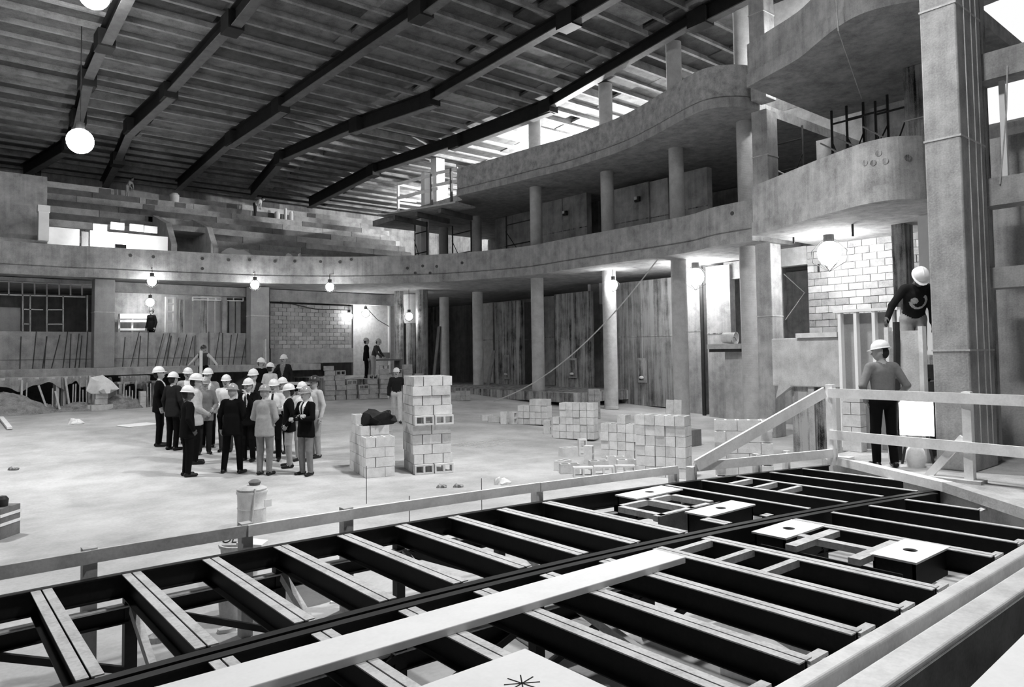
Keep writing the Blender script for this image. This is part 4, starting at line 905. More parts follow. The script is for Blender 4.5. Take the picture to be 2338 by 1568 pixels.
# floodlight standing behind the rail, glaring at the stage
fx = PX(2092, 950, 11.05); fl = thing('floodlight', 'glaring white floodlight panel standing on the platform behind the guard rail', 'lamp', (fx[0], fx[1], GZ)); zf = fx[2] - GZ
fl.rotation_euler = (0, 0, math.atan2(-fx[1], -fx[0]) + math.pi / 2)
mb = MB(); mb.box(-.22, .22, .02, .12, zf - .28, zf + .28); mb.build('housing', IRON, fl)
mb = MB(); mb.box(-.215, .215, -.01, .02, zf - .275, zf + .275); mb.build('lens', mat('floodlight_lens', 1, .5, 0, emit=9.0), fl)
for s_ in (-.2, .2): mb = MB(); mb.tube([(s_, .07, 0), (s_ * .6, .07, zf - .26)], .02, 6); mb.build('stand_leg', IRON, fl)
mb = MB(); mb.lathe([(.001, 0), (.12, 0), (.145, .1), (.13, .22), (.08, .30), (.04, .33), (.001, .33)], 14, sx=1, sy=.9); tag(mb.build('white_bag', PAPER, None, (fx[0] - .15, fx[1] - .03, GZ)), 'full white bag standing on the platform below the floodlight', 'bag')
mb = MB(); mb.box(-.2, .2, -.06, .06, 0, .05); tag(mb.build('board_offcut', WOOD, None, tuple(gp(1950, 1052) + Vector((-.1, .1, 0)))), 'short pale board offcut lying by the foot of the guard rail post', 'board')
# ------------------------------------------------------------------ concrete blocks
BL, BH, BD = .40, .20, .20
def cmu(m_, half=False):
    L = BL / 2 if half else BL; bm = bmesh.new(); g = .004
    xs = [g - L / 2, -L / 2 + .035, -.02, .02, L / 2 - .035, L / 2 - g] if not half else [g - L / 2, -L / 2 + .035, L / 2 - .035, L / 2 - g]
    ys = [-BD / 2 + g, -BD / 2 + .035, BD / 2 - .035, BD / 2 - g]
    hol = {(1, 1), (3, 1)} if not half else {(1, 1)}
    V = {}
    def v(i, j, k):
        if (i, j, k) not in V: V[(i, j, k)] = bm.verts.new((xs[i], ys[j], (g, BH - g)[k]))
        return V[(i, j, k)]
    nx, ny = len(xs) - 1, 3
    for i in range(nx):
        for j in range(ny):
            if (i, j) in hol:
                for (a, b) in (((i, j), (i + 1, j)), ((i + 1, j), (i + 1, j + 1)), ((i + 1, j + 1), (i, j + 1)), ((i, j + 1), (i, j))):
                    bm.faces.new((v(*b, 0), v(*a, 0), v(*a, 1), v(*b, 1)))
                continue
            bm.faces.new((v(i, j, 1), v(i + 1, j, 1), v(i + 1, j + 1, 1), v(i, j + 1, 1))); bm.faces.new((v(i, j, 0), v(i, j + 1, 0), v(i + 1, j + 1, 0), v(i + 1, j, 0)))
    for i in range(nx):
        bm.faces.new((v(i, 0, 0), v(i + 1, 0, 0), v(i + 1, 0, 1), v(i, 0, 1))); bm.faces.new((v(i + 1, ny, 0), v(i, ny, 0), v(i, ny, 1), v(i + 1, ny, 1)))
    for j in range(ny):
        bm.faces.new((v(0, j + 1, 0), v(0, j, 0), v(0, j, 1), v(0, j + 1, 1))); bm.faces.new((v(nx, j, 0), v(nx, j + 1, 0), v(nx, j + 1, 1), v(nx, j, 1)))
    bmesh.ops.recalc_face_normals(bm, faces=bm.faces)
    me = bpy.data.meshes.new('concrete_block'); bm.to_mesh(me); bm.free(); me.materials.append(m_); return me
CM = [cmu(BLOCK), cmu(BLOCK_L), cmu(BLOCK_D)]
def blk(M, lx, ly, lz, rz, label, group, lie=None, mi=None):
    """M: 4x4 of the stack; a block standing with cores up, or lying with cores towards the stack front (lie='f')"""
    mi = int(rng.choice(2, p=[.4, .6])) if mi is None else mi
    o = put(CM[mi], 'concrete_block')
    R = Matrix.Rotation(rz, 4, 'Z')
    if lie == 'f': T = Matrix.Translation((lx, ly + BH / 2, lz + BD / 2)) @ R @ Matrix.Rotation(math.pi / 2, 4, 'X')
    elif lie == 'e': T = Matrix.Translation((lx, ly, lz + BL / 2)) @ R @ Matrix.Rotation(math.pi / 2, 4, 'Y') @ Matrix.Rotation(0, 4, 'Z') @ Matrix.Translation((0, 0, -BH / 2))
    else: T = Matrix.Translation((lx, ly, lz)) @ R
    o.matrix_world = M @ T
    return tag(o, label, 'concrete block', group)
def frame(px, py, yaw):
    p = PF(px, py); return Matrix.Translation((p[0], p[1], floor_z(p[1]))) @ Matrix.Rotation(yaw, 4, 'Z')
def view_yaw(px, py):       # yaw that turns a stack's -y side to the camera
    p = PF(px, py); return math.atan2(-p[1], -p[0]) + math.pi / 2
# --- tall stack: front two blocks wide, ten courses, origin at its front-left corner
M = frame(945, 1083, view_yaw(985, 1083) + .24)
LT, GT = 'grey concrete block in the tall ten-course stack beside the visitors', 'blocks of the tall stack'
for j in range(10):
    z = j * BH; jx = rng.uniform(-.02, .02); jy = rng.uniform(-.02, .02)
    if j in (0, 5):
        for i in range(2): blk(M, .2 + .42 * i + jx, jy, z, 0, LT, GT, 'f')
        for r in range(1, 4): blk(M, .1 + jx, .2 * r + .2 + jy, z, math.pi / 2, LT, GT) if r % 2 else None
        blk(M, .43 + jx, .9 + jy, z, 0, LT, GT)
    elif j % 2:
        blk(M, .1 + jx, .2 + jy, z, math.pi / 2, LT, GT); blk(M, .41 + jx, .1 + jy, z, 0, LT, GT); blk(M, .72 + jx, .2 + jy, z, math.pi / 2, LT, GT)
        blk(M, .1 + jx, .61 + jy, z, math.pi / 2, LT, GT); blk(M, .2 + jx, .92 + jy, z, 0, LT, GT)
        if j == 9:
            for q in ((.41, .305), (.41, .505), (.41, .705), (.72, .61), (.62, .925)): blk(M, q[0] + jx, q[1] + jy, z, 0 if q[0] < .7 else math.pi / 2, LT, GT)
    else:
        blk(M, .2 + jx, .1 + jy, z, 0, LT, GT); blk(M, .61 + jx, .1 + jy, z, 0, LT, GT); blk(M, .1 + jx, .41 + jy, z, math.pi / 2, LT, GT); blk(M, .1 + jx, .82 + jy, z, math.pi / 2, LT, GT)
        blk(M, .72 + jx, .41 + jy, z, math.pi / 2, LT, GT)
# --- short stack with the dark jacket
M2 = frame(835, 1092, view_yaw(862, 1092) + .26)
LS, GS = 'grey concrete block in the shorter stack with the dark jacket on it', 'blocks of the shorter stack'
for j in range(6):
    z = j * BH
    if j < 4:
        if j % 2 == 0:
            blk(M2, .2, .1, z, 0, LS, GS, mi=1); blk(M2, .5, .2, z, math.pi / 2, LS, GS, mi=1)
            for r in range(3): blk(M2, .1, .41 + .41 * r, z, math.pi / 2, LS, GS, mi=1)
        else:
            blk(M2, .1, .2, z, math.pi / 2, LS, GS, mi=1); blk(M2, .41, .1, z, 0, LS, GS, mi=1)
            for r in range(2): blk(M2, .1, .61 + .41 * r, z, math.pi / 2, LS, GS, mi=1)
            blk(M2, .2, 1.32, z, 0, LS, GS, mi=1)
            if j == 3:
                for q in ((.41, .31), (.41, .52), (.41, .73), (.41, .94)): blk(M2, q[0] + .01, q[1], z, 0, LS, GS, mi=1)
    else:
        for q in ((.1, .62, 1), (.41, .52, 0), (.1, 1.03, 1)) if j == 4 else ((.1, 1.05, 1),): blk(M2, q[0], q[1], z, math.pi / 2 * q[2], LS, GS, mi=1)
for j in range(5): blk(M2, .72, 1.1, j * BH, math.pi / 2, LS, GS, mi=0)
jk = M2 @ Vector((.44, .58, 5 * BH)); mb = MB(); mb.lathe([(.001, 0), (.30, 0), (.36, .06), (.34, .14), (.30, .20), (.22, .25), (.12, .27), (.001, .26)], 22, sx=1, sy=.62); crumple(mb, .14, 7); o = mb.build('dark_jacket', mat('black_cloth', .02, .95, .4, 9), None, tuple(jk)); o.rotation_euler = (0, 0, M2.to_euler().z); tag(o, 'dark jacket bundled on top of the shorter block stack', 'jacket')
# --- the row of stacks by the side columns; each: corner pixel (front-left), length along the row, courses
def row_stack(px, py, n_front, n_deep, courses, label, group, ragged=0.0, yaw=None, step=None):
    M = frame(px, py, (view_yaw(px, py) if yaw is None else yaw))
    # blocks stood in rows with their ends to the front-left
    for j in range(courses):
        for i in range(n_front):
            top_here = courses - (step(i) if step else 0)
            if j >= top_here: continue
            if rng.random() < ragged and j == top_here - 1: continue
            for r in range(n_deep):
                inner = 0 < i < n_front - 1 and r > 0 and j < top_here - 1
                if inner: continue
                blk(M, .1 + .205 * i + rng.uniform(-.005, .005), .2 + .41 * r + rng.uniform(-.02, .02), j * BH, math.pi / 2, label, group)
ry = -math.radians(39.8)
row_stack(1182, 968, 5, 1, 4, 'grey concrete block in the farther twin stack near the rope anchor', 'blocks of the farther twin stack', .2, ry - .45, step=lambda i: 1 if i == 0 else 0)
row_stack(1262, 1000, 6, 1, 5, 'grey concrete block in the nearer twin stack beside the lone upright block', 'blocks of the nearer twin stack', .15, ry - .45, step=lambda i: 1 if i == 0 else 0)
row_stack(1372, 1045, 5, 1, 5, 'grey concrete block in the ragged stack before the third round column', 'blocks of the ragged stack', .25, ry - .5, step=lambda i: 1 if i == 0 else 0)
row_stack(1452, 1085, 5, 1, 6, 'grey concrete block in the squared stack beside the leaning boards', 'blocks of the squared stack', 0, ry - .55)
# right-hand stack behind the rail
M5 = frame(1634, 1110, view_yaw(1670, 1110) + .03)
for j in range(6):
    z = j * BH
    for x in ((.2, .6, .9) if j % 2 else (.1, .4, .8)):
        if x in (.9, .1): blk(M5, x, .1, z, 0 if False else math.pi / 2, 'grey concrete block in the stack behind the low tied rail', 'blocks of the stack behind the low rail', mi=1)
        else: blk(M5, x, .1, z, 0, 'grey concrete block in the stack behind the low tied rail', 'blocks of the stack behind the low rail', mi=1)
# loose blocks
for px, py, rz, lie, lb in ((1112, 960, .3, None, 'grey block with the rope laid over it, standing on the floor'), (1128, 964, .1, None, 'grey block standing tight beside the one under the rope'), (1150, 968, 1.5, 'e', 'grey block stood on end showing two dark cores, by the rope anchor'), (1172, 968, .9, 'e', 'grey block stood on end between the cored block and the twin stacks'),
                            (1250, 990, 1.35, 'e', 'grey block stood on end showing two dark cores, between the twin stacks'), (1300, 1080, .2, None, 'grey block lying at the front of the loose pile with one dark core'), (1298, 1062, .6, None, 'grey block lying on top of the loose pile'), (1330, 1040, .2, 'e', 'grey block stood on end at the back of the loose pile'),
                            (1345, 1058, 1.3, 'e', 'grey block stood on end beside the loose pile with cores showing'), (1366, 1072, .3, None, 'grey block lying between the loose pile and the ragged stack'), (1330, 1088, .12, 'f', 'grey block on its side, first along the front of the loose pile'), (1378, 1086, .05, 'f', 'grey block on its side, second along the front of the loose pile'), (1426, 1084, .1, 'f', 'grey block on its side, third along the front of the loose pile'),
                            (1405, 1062, .1, None, 'grey block lying at the foot of the ragged stack'), (1430, 1070, .2, None, 'grey block lying between the ragged and the squared stacks'), (1285, 1072, 1.0, None, 'grey block lying at the outer end of the loose pile')):
    Ml = frame(px, py, view_yaw(px, py)); z = BH if 'on top' in lb else 0
    blk(Ml, 0, 0, z, rz - (math.pi / 2 if lie == 'e' else 0), lb, 'loose blocks', lie)
# dim stacks behind: beside the columns and the back pile
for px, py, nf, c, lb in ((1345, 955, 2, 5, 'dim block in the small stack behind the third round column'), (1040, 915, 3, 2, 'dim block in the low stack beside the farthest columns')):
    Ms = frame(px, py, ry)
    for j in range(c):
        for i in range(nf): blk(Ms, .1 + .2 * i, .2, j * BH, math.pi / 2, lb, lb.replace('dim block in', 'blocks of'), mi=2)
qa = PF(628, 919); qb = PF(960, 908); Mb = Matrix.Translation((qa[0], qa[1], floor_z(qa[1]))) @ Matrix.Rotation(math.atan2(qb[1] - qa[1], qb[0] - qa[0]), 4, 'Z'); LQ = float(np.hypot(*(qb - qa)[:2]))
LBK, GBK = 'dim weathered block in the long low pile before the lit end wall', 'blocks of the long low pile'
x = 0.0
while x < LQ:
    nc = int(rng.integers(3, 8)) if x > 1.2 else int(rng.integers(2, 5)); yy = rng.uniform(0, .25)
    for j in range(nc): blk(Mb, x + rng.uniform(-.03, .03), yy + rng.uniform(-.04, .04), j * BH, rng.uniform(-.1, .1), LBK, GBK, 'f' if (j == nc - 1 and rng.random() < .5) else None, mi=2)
    x += .45 if rng.random() < .8 else .62
# leaning form boards against the fourth column, bricks beside
for q, lb in (((1540, 1000, 1546, 912), 'pale form board leaning by the fourth column, the left of the pair'), ((1558, 1000, 1562, 914), 'pale form board leaning by the fourth column, the right of the pair')):
    a = PF(q[0] - 12, q[1] + 14); c = Vector((a[0], a[1], floor_z(a[1]))); mb = MB(); mb.box(-.1, .1, 0, .05, 0, 1.2); o = mb.build('form_board', WOOD_G, None, tuple(c)); o.rotation_euler = (math.radians(-16), math.radians(6), ry); tag(o, lb, 'board')
p = PF(1575, 1018); mb = MB(); mb.box(-.3, .3, -.15, .15, 0, .42); tag(mb.build('dark_crate', WOOD_D, None, (p[0], p[1], 0)), 'dark slatted crate standing behind the squared block stack', 'crate')
# ------------------------------------------------------------------ litter on the floor
def lump(name, px, py, w, h, m_, label, cat, sy=.7, n=20):
    p = PF(px, py); mb = MB(); prof = [(.001, 0), (w * .5, 0), (w * .52, h * .25), (w * .40, h * .7), (w * .2, h * .95), (.001, h)]
    mb.lathe(prof, n, sx=1, sy=sy); mb.v = [(x * (1 + .14 * math.sin(5 * y + 3 * z + w * 9)), y * (1 + .14 * math.cos(4 * x + w * 7)), z) for x, y, z in mb.v]; crumple(mb, w * .22, 4 / w, w)
    o = mb.build(name, m_, None, (p[0], p[1], floor_z(p[1]))); o.rotation_euler = (0, 0, ry + (hash(label) % 7) * 0 + w); return tag(o, label, cat)
lump('paper_sack', 172, 968, .42, .16, WHITE, 'crumpled white sack lying alone on the dusty floor', 'sack')
lump('paper_sack', 1146, 1105, .32, .12, PAPER, 'torn pale sack with slit ends lying before the block stacks', 'sack')
p = PF(315, 970); mb = MB(); mb.box(-.5, .5, -.3, .3, 0, .012); o = mb.build('white_sheet', WHITE, None, (p[0], p[1], floor_z(p[1]))); o.rotation_euler = (.05, 0, .4); tag(o, 'flat white sheet lying on the floor behind the visitors', 'sheet')
for px0, py0, px1, py1, lb in ((0, 945, 22, 982, 'pale narrow plank lying on the floor near the rubble'),):
    a = PF(px0 + 2, py0 + 12); b = PF(px1, py1); mb = MB(); mb.bar((a[0], a[1], floor_z(a[1]) + .06), (b[0], b[1], floor_z(b[1]) + .06), .12, .06); tag(mb.build('plank', WOOD), lb, 'plank')
for px, py, lb in ((30, 1073, 'small dark stone lying on the floor'), (1008, 1113, 'small scatter of dark rubble before the tall stack'), (1046, 1112, 'second small dark rubble piece before the tall stack')):
    lump('stone', px, py, .16, .06, CONC_D, lb, 'stone')
p = PF(1090, 1010); mb = MB()
for i in range(9):
    mb.bar((-.9 + i * .22, -.8, .01), (-.9 + i * .22, .8, .01), .008, .008); mb.bar((-.9, -.8 + i * .2, .012), (.9, -.8 + i * .2, .012), .008, .008)
o = mb.build('wire_mesh', STEEL_T, None, (p[0], p[1], floor_z(p[1]))); o.rotation_euler = (0, 0, .3); tag(o, 'sheet of thin wire mesh lying on the floor beside the tall block stack', 'wire mesh')
# barrel with a stick and dark pail on top
p = PF(575, 1208); br = thing('barrel', 'white barrel with a dented lid and a stick leaning over it, on the open floor', 'barrel', (p[0], p[1], 0))
mb = MB(); mb.lathe([(.001, 0), (.19, 0), (.20, .03), (.195, .3), (.205, .31), (.195, .33), (.2, .5), (.215, .52), (.215, .55), (.19, .55), (.185, .5), (.001, .5)], 24); mb.build('drum', BLOCK_L, br)
mb = MB(); mb.lathe([(.001, 0), (.2, 0), (.21, .03), (.15, .06), (.001, .07)], 18, (0, 0, .55)); mb.build('lid', WOOD_G, br)
mb = MB(); mb.lathe([(.001, 0), (.07, 0), (.09, .05), (.05, .08), (.001, .09)], 10, (.05, .03, .61)); mb.build('rag', WOOD_D, br)
mb = MB(); mb.tube([(-.1, -.23, .02), (-.03, -.2, .6)], .014, 6); mb.build('stick', WOOD_G, br)
mb = MB(); mb.box(.1, .2, -.22, -.2, .33, .43); mb.build('label_patch', WHITE, br)
# bin with lettering behind the rail
p = PF(548, 1335); bn = thing('waste_bin', 'grey bin with a lettered board and papers in it, behind the curved rail', 'bin', (p[0], p[1], 0))
mb = MB(); mb.lathe([(.001, 0), (.17, 0), (.2, .42), (.215, .42), (.215, .45), (.19, .45), (.16, .03), (.001, .03)], 22); mb.build('shell', CONC_L, bn)
mb = MB(); mb.box(-.22, .06, -.02, 0, 0, .16); bd = mb.build('lettered_board', BLOCK_L, bn, (-.02, -.02, .42)); bd.rotation_euler = (math.radians(-50), 0, ry)
fc = bpy.data.curves.new('lettering', 'FONT'); fc.body = 'OLD'; fc.size = .13; fc.extrude = .001; ft_ = bpy.data.objects.new('lettering_source', fc); COL.objects.link(ft_)
bpy.context.view_layer.update(); lm = bpy.data.meshes.new_from_object(ft_.evaluated_get(bpy.context.evaluated_depsgraph_get())); bpy.data.objects.remove(ft_); lm.materials.clear(); lm.materials.append(INK)
put(lm, 'lettering', bd, (-.2, -.022, .03), (math.pi / 2, 0, 0))
mb = MB(); mb.box(-.05, .22, -.1, .12, .4, .47); pp_ = mb.build('papers', WHITE, bn); pp_.rotation_euler = (0, .1, ry)
# crate at the left edge
p = PF(0, 1225); cr = thing('crate', 'dark crate with two pale bands at the edge of the open floor', 'crate', (p[0], p[1], 0), ry)
mb = MB(); mb.box(-.5, .14, -.2, .2, 0, .42); mb.build('body', WOOD_D, cr)
for z in (.18, .30): mb = MB(); mb.box(-.51, .15, -.21, .21, z, z + .04); mb.build('band', WOOD, cr)
mb = MB(); mb.lathe([(.001, 0), (.07, 0), (.08, .1), (.05, .14), (.001, .15)], 12, (.02, 0, .42)); mb.build('cap', IRON, cr)
# thin stakes on the floor near the rail
for px, py, h in ((837, 1150, .62), (1100, 1165, .5), (935, 1195, .4)):
    p = PF(px, py); mb = MB(); mb.tube([(0, 0, 0), (0, 0, h)], .006, 5); tag(mb.build('marker_wire', REBAR, None, (p[0], p[1], 0)), 'thin upright wire marker standing on the floor beyond the curved rail', 'wire', 'wire markers beyond the rail')
# puddle-dark spill, pail and rags under the grid
p = PZ(690, 1360, 0); mb = MB(); mb.lathe([(.001, .004), (.5, .004), (.62, .001)], 16, sx=1, sy=.6); tag(mb.build('damp_stain', mat('damp_floor', .14, .35, .3, 3), None, (p[0], p[1], 0)), 'dark damp stain on the floor under the steel grid', 'stain')
p = PZ(535, 1405, 0); t = thing('pail', 'pale pail standing on the floor under the steel grid', 'pail', (p[0], p[1], 0)); mb = MB(); mb.lathe([(.001, 0), (.13, 0), (.155, .3), (.165, .3), (.165, .32), (.14, .32), (.12, .03), (.001, .03)], 18); mb.build('shell', CONC_L, t); mb = MB(); mb.tube([(.15 * math.cos(a), .15 * math.sin(a) * .2, .3 - .12 * math.sin(a)) for a in [i * math.pi / 8 for i in range(9)]], .006, 5); mb.build('handle', IRON, t)
for px, py, w, m_, lb in ((765, 1375, .12, WHITE, 'small white rag lying in the damp stain under the grid'), (520, 1440, .2, PAPER, 'crumpled paper lying under the grid beside the pail'), (368, 1460, .3, CONC_D, 'dark flat stone lying under the grid'), (575, 1420, .3, BLOCK, 'broken pale board end lying under the grid')):
    p = PZ(px, py, 0); mb = MB(); mb.lathe([(.001, 0), (w * .5, 0), (w * .45, w * .15), (.001, w * .3)], 7, sx=1, sy=.6); tag(mb.build('rag', m_, None, (p[0], p[1], 0)), lb, 'debris')
for i, (x, y, L, an) in enumerate(((3.3, 3.2, .9, 1.45), (3.65, 2.95, .8, 1.75), (4.45, 3.2, 1.0, 1.5), (4.85, 2.9, .8, 1.7), (2.4, 2.8, .7, 1.4), (4.15, 5.2, 1.3, 1.4), (4.55, 5.1, 1.2, 1.7), (5.6, 2.6, .6, 1.5))):
    mb = MB(); mb.box(-L / 2, L / 2, -.05, .05, 0, .05); o = mb.build('timber_scrap', WOOD if i % 2 else WOOD_G, None, (x, y, .0)); o.rotation_euler = (0, 0, an); tag(o, 'pale timber scrap lying on the floor below the steel grid', 'timber', 'timber scraps below the grid')
# rope swooping from the balcony to the block
a = Vector(PX(1503, 590, 18.7)); b = Vector(PF(1128, 930)); b.z = floor_z(b.y) + .25; pts = []
for i in range(25):
    f = i / 24; q = a.lerp(b, f); q.z -= 1.35 * 4 * f * (1 - f) * .55; pts.append(q)
mb = MB(); mb.tube(pts, .022, 6); tag(mb.build('rope', WOOD_G), 'pale rope swooping from the lower balcony down to a block on the floor', 'rope')
fz = PZ(1914, 65, 9.3)[0] - .35; a = Vector(PX(1905, -60, fz)); m1 = Vector(PX(1914, 70, fz)); b = Vector(PX(1968, 225, 18.5)); mb = MB(); mb.tube([a, m1, m1.lerp(b, .5), b], .014, 5); tag(mb.build('cable', WOOD_G), 'thin cable hanging before the topmost box balcony', 'cable')
p = PX(2285, 300, 11.6); mb = MB(); mb.tube([PX(2300, 150, 11.985), PX(2298, 250, 11.97), PX(2290, 350, 11.97), PX(2283, 420, 11.985)], .01, 5); tag(mb.build('cable', WOOD_G), 'thin cable hanging beside the great pier', 'cable')
# lamp cords strung under the balcony
for pa_, pb_, lb in ((PY(640, 688, 32.94), PY(797, 722, 33.0) + np.array((0, 0, .3)), 'thin lamp cord sagging before the pale block wall'), (PY(835, 714, 33.2) + np.array((0, 0, .3)), PY(888, 745, 33.84), 'thin lamp cord beside the brightly lit wall')):
    a = Vector(pa_); b = Vector(pb_); mb = MB(); mb.tube([a, a.lerp(b, .5) + Vector((0, 0, -.15)), b], .018, 5); tag(mb.build('lamp_cord', IRON), lb, 'cord')

# ------------------------------------------------------------------ rubble and shoring before the rear floor
def mound(px, py, w, h, label):
    p = PF(px, py); n = 14; vs = []; fs = []
    for i in range(n + 1):
        for k in range(20):
            r = w * (1 - i / n); an = 2 * math.pi * k / 20
            vs.append((r * math.cos(an), r * .6 * math.sin(an), h * (1 - (r / w) ** 1.6) + (0 if i == 0 else rng.uniform(-.04, .04))))
    for i in range(n):
        for k in range(20): fs.append((i * 20 + k, i * 20 + (k + 1) % 20, (i + 1) * 20 + (k + 1) % 20, (i + 1) * 20 + k))
    mb = MB(); mb.add(vs, fs); tag(mb.build('rubble_mound', mat('earth_rubble', .22, 1, .5, 5, bump=.5), None, (p[0], p[1], floor_z(p[1]) - .01)), label, 'rubble')
mound_y = lambda px, Y: proj((PY(px, 900, Y)[0], Y, floor_z(Y)))
def PB(px, Y=29.9): q = PY(px, 900, Y); return np.array((q[0], Y, floor_z(Y)))
for px, Y, w, h, lb in ((8, 29.2, 1.5, .75, 'heap of pale rubble at the edge of the shored rear floor'), (275, 29.4, 1.0, .5, 'low heap of rubble behind the visitors'), (178, 29.3, .9, .3, 'small heap of rubble by the stacked blocks'), (95, 29.6, .8, .3, 'flat heap of rubble below the long bench')): mound(*mound_y(px, Y), w, h, lb)
def bench(px, Y, w, d, h, label, m_=WOOD_G, drape=0):
    p = PB(px, Y); t = thing('trestle_bench', label, 'bench', tuple(p), 0.0); mb = MB(); mb.box(-w / 2, w / 2, -d / 2, d / 2, h - .07, h); mb.build('top', m_, t)
    for x in (-w / 2 + .1, w / 2 - .1):
        for y in (-d / 2 + .05, d / 2 - .05): mb = MB(); mb.box(x - .05, x + .05, y - .04, y + .04, 0, h - .07); mb.build('leg', m_, t)
    if drape:
        n = 30; vs = [(-w / 2 + w * i / n, -d / 2 - .02 - .03 * math.sin(i * 1.1), h - (.0 if k == 0 else drape * (.75 + .3 * math.sin(i * .35 + w) + .1 * math.sin(i * .9)))) for k in (0, 1) for i in range(n + 1)]
        mb = MB(); mb.add(vs, [(i, i + 1, n + 2 + i, n + 1 + i) for i in range(n)]); o = mb.build('drape', CONC, t); sd = o.modifiers.new('thickness', 'SOLIDIFY'); sd.thickness = .02
bench(38, 30.0, 2.5, .8, 1.2, 'long draped trestle bench at the edge of the shored rear floor', WOOD_G, .42); bench(178, 30.0, 1.1, .6, 1.2, 'short draped trestle bench by the leaning plank', WOOD_G, .4); bench(312, 29.7, 1.4, .6, .95, 'trestle bench standing behind the dark-suited visitors', CONC_D); bench(306, 30.32, 1.0, .4, 1.15, 'taller bench against the rear floor behind the visitors', WOOD_G, .5)
q = np.array((PY(880, 850, 28.6)[0], 28.6)); t = thing('trestle_bench', 'work bench on the landing before the two dark workers', 'bench', (q[0] + .3, 29.2, 1.45)); mb = MB(); mb.box(-.8, .8, -.3, .3, .75, .82); mb.build('top', WOOD_D, t)
for x in (-.7, .7): mb = MB(); mb.box(x - .05, x + .05, -.25, .25, 0, .75); mb.build('leg', WOOD_D, t)
for px, Y, j, rz in ((214, 29.0, 0, .0), (243, 29.0, 0, .0), (230, 29.0, 1, .05), (231, 29.0, 2, .1), (222, 28.74, 0, .05)):
    q = PB(px, Y); blk(Matrix.Translation(tuple(q)), 0, 0, j * BH, rz, 'dim block in the little pile below the wide square pillar', 'blocks below the wide pillar', mi=0)
def lump_at(p, w, h, m_, label, cat):
    mb = MB(); mb.lathe([(.001, 0), (w * .5, 0), (w * .52, h * .25), (w * .40, h * .7), (w * .2, h * .95), (.001, h)], 20, sx=1, sy=.6); mb.v = [(x * (1 + .2 * math.sin(5 * y + 9 * z)), y * (1 + .2 * math.cos(7 * x + 5 * z)), z) for x, y, z in mb.v]; crumple(mb, .2, 4); return tag(mb.build('crumpled_sheet', m_, None, tuple(p)), label, cat)
lump_at(PB(231, 29.0) + np.array((0, 0, .59)), .8, .62, PAPER, 'crumpled pale sheet heaped on the little block pile', 'sheet')
lump_at(PB(247, 30.2), .5, 1.1, WOOD_D, 'dark tarpaulin heap below the wide square pillar', 'tarpaulin')
for j in range(3): blk(Matrix.Translation(tuple(PB(325, 29.2))), 0, 0, j * BH, 1.5, 'dim block in the slim pile under the trestle bench', 'blocks of the slim pile', mi=0)
for q, Y, lb in (((160, 900, 148, 862), 29.38, 'pale short plank leaning among the rubble'), ((203, 925, 204, 858), 29.35, 'pale upright board beside the little block pile'), ((48, 930, 50, 868), 29.3, 'thin upright stake in the rubble by the long bench'), ((110, 930, 88, 880), 29.3, 'thin plank leaning by the long bench'), ((138, 925, 126, 893), 29.05, 'second thin plank leaning among the rubble'), ((605, 850, 604, 775), 31.0, 'pale upright board standing before the second pillar')):
    a = PY(q[0], q[1], Y); a[2] = floor_z(Y) if Y < 30.5 else PT; b = PY(q[2], q[3], Y + .15); mb = MB(); mb.bar(a, b, .06, .22 if 'thin' not in lb else .08, (0, 1, 0)); tag(mb.build('leaning_plank', WOOD_G), lb, 'plank')
for i, px in enumerate((60, 120, 166, 172, 182, 190, 198, 282, 289, 296, 303, 310, 338, 344)):
    p = PB(px, 29.4 if px < 250 else 29.22); mb = MB(); mb.tube([(0, 0, 0), (rng.uniform(-.015, .015), 0, rng.uniform(.6, 1.1))], .022, 5); tag(mb.build('shoring_stake', WOOD_G, None, tuple(p)), 'thin upright stake standing in the rubble under the rear floor', 'stake', 'stakes in the rubble')
# low screen rail before the far group
q0 = PF(600, 946); z0 = floor_z(q0[1]); t = thing('barrier_rail', 'thin pale rail on two stakes standing behind the visitors', 'barrier', (q0[0], q0[1], z0), ry)
mb = MB(); mb.box(0, 1.9, 0, .04, .98, 1.08); mb.build('rail', WOOD_G, t)
for x in (.05, 1.85): mb = MB(); mb.box(x - .03, x + .03, .04, .1, 0, 1.05); mb.build('stake', WOOD_D, t)
# ------------------------------------------------------------------ people: one continuous skin per body, grown from limb volumes
SKIN_L = mat('skin_light', .46, .6, .06, 20, bump=0); SKIN_D = mat('skin_dark', .10, .55, .06, 20, bump=0)
CL = {k: mat('cloth_' + k, g, .95, .12, 14, bump=.1, spec=.08) for k, g in (('black', .007), ('charcoal', .02), ('dark', .055), ('grey', .22), ('tan', .36), ('pale', .55), ('white', .78))}
HAIR = {k: mat('hair_' + k, g, .7, .2, 30, bump=0) for k, g in (('dark', .02), ('grey', .32))}
SHOE = mat('black_shoe', .012, .4, 0); FEAT = mat('eye_and_lip', .05, .6, 0); PRINT = mat('shirt_print', .55, .9, .2, 30, bump=0)
HATW = mat('white_hard_hat', .85, .35, 0, spec=.5); HATG = mat('clear_grey_hard_hat', .30, .25, .3, 25, spec=.6, bump=0); HATD = mat('dark_hard_hat', .05, .3, 0, spec=.5)

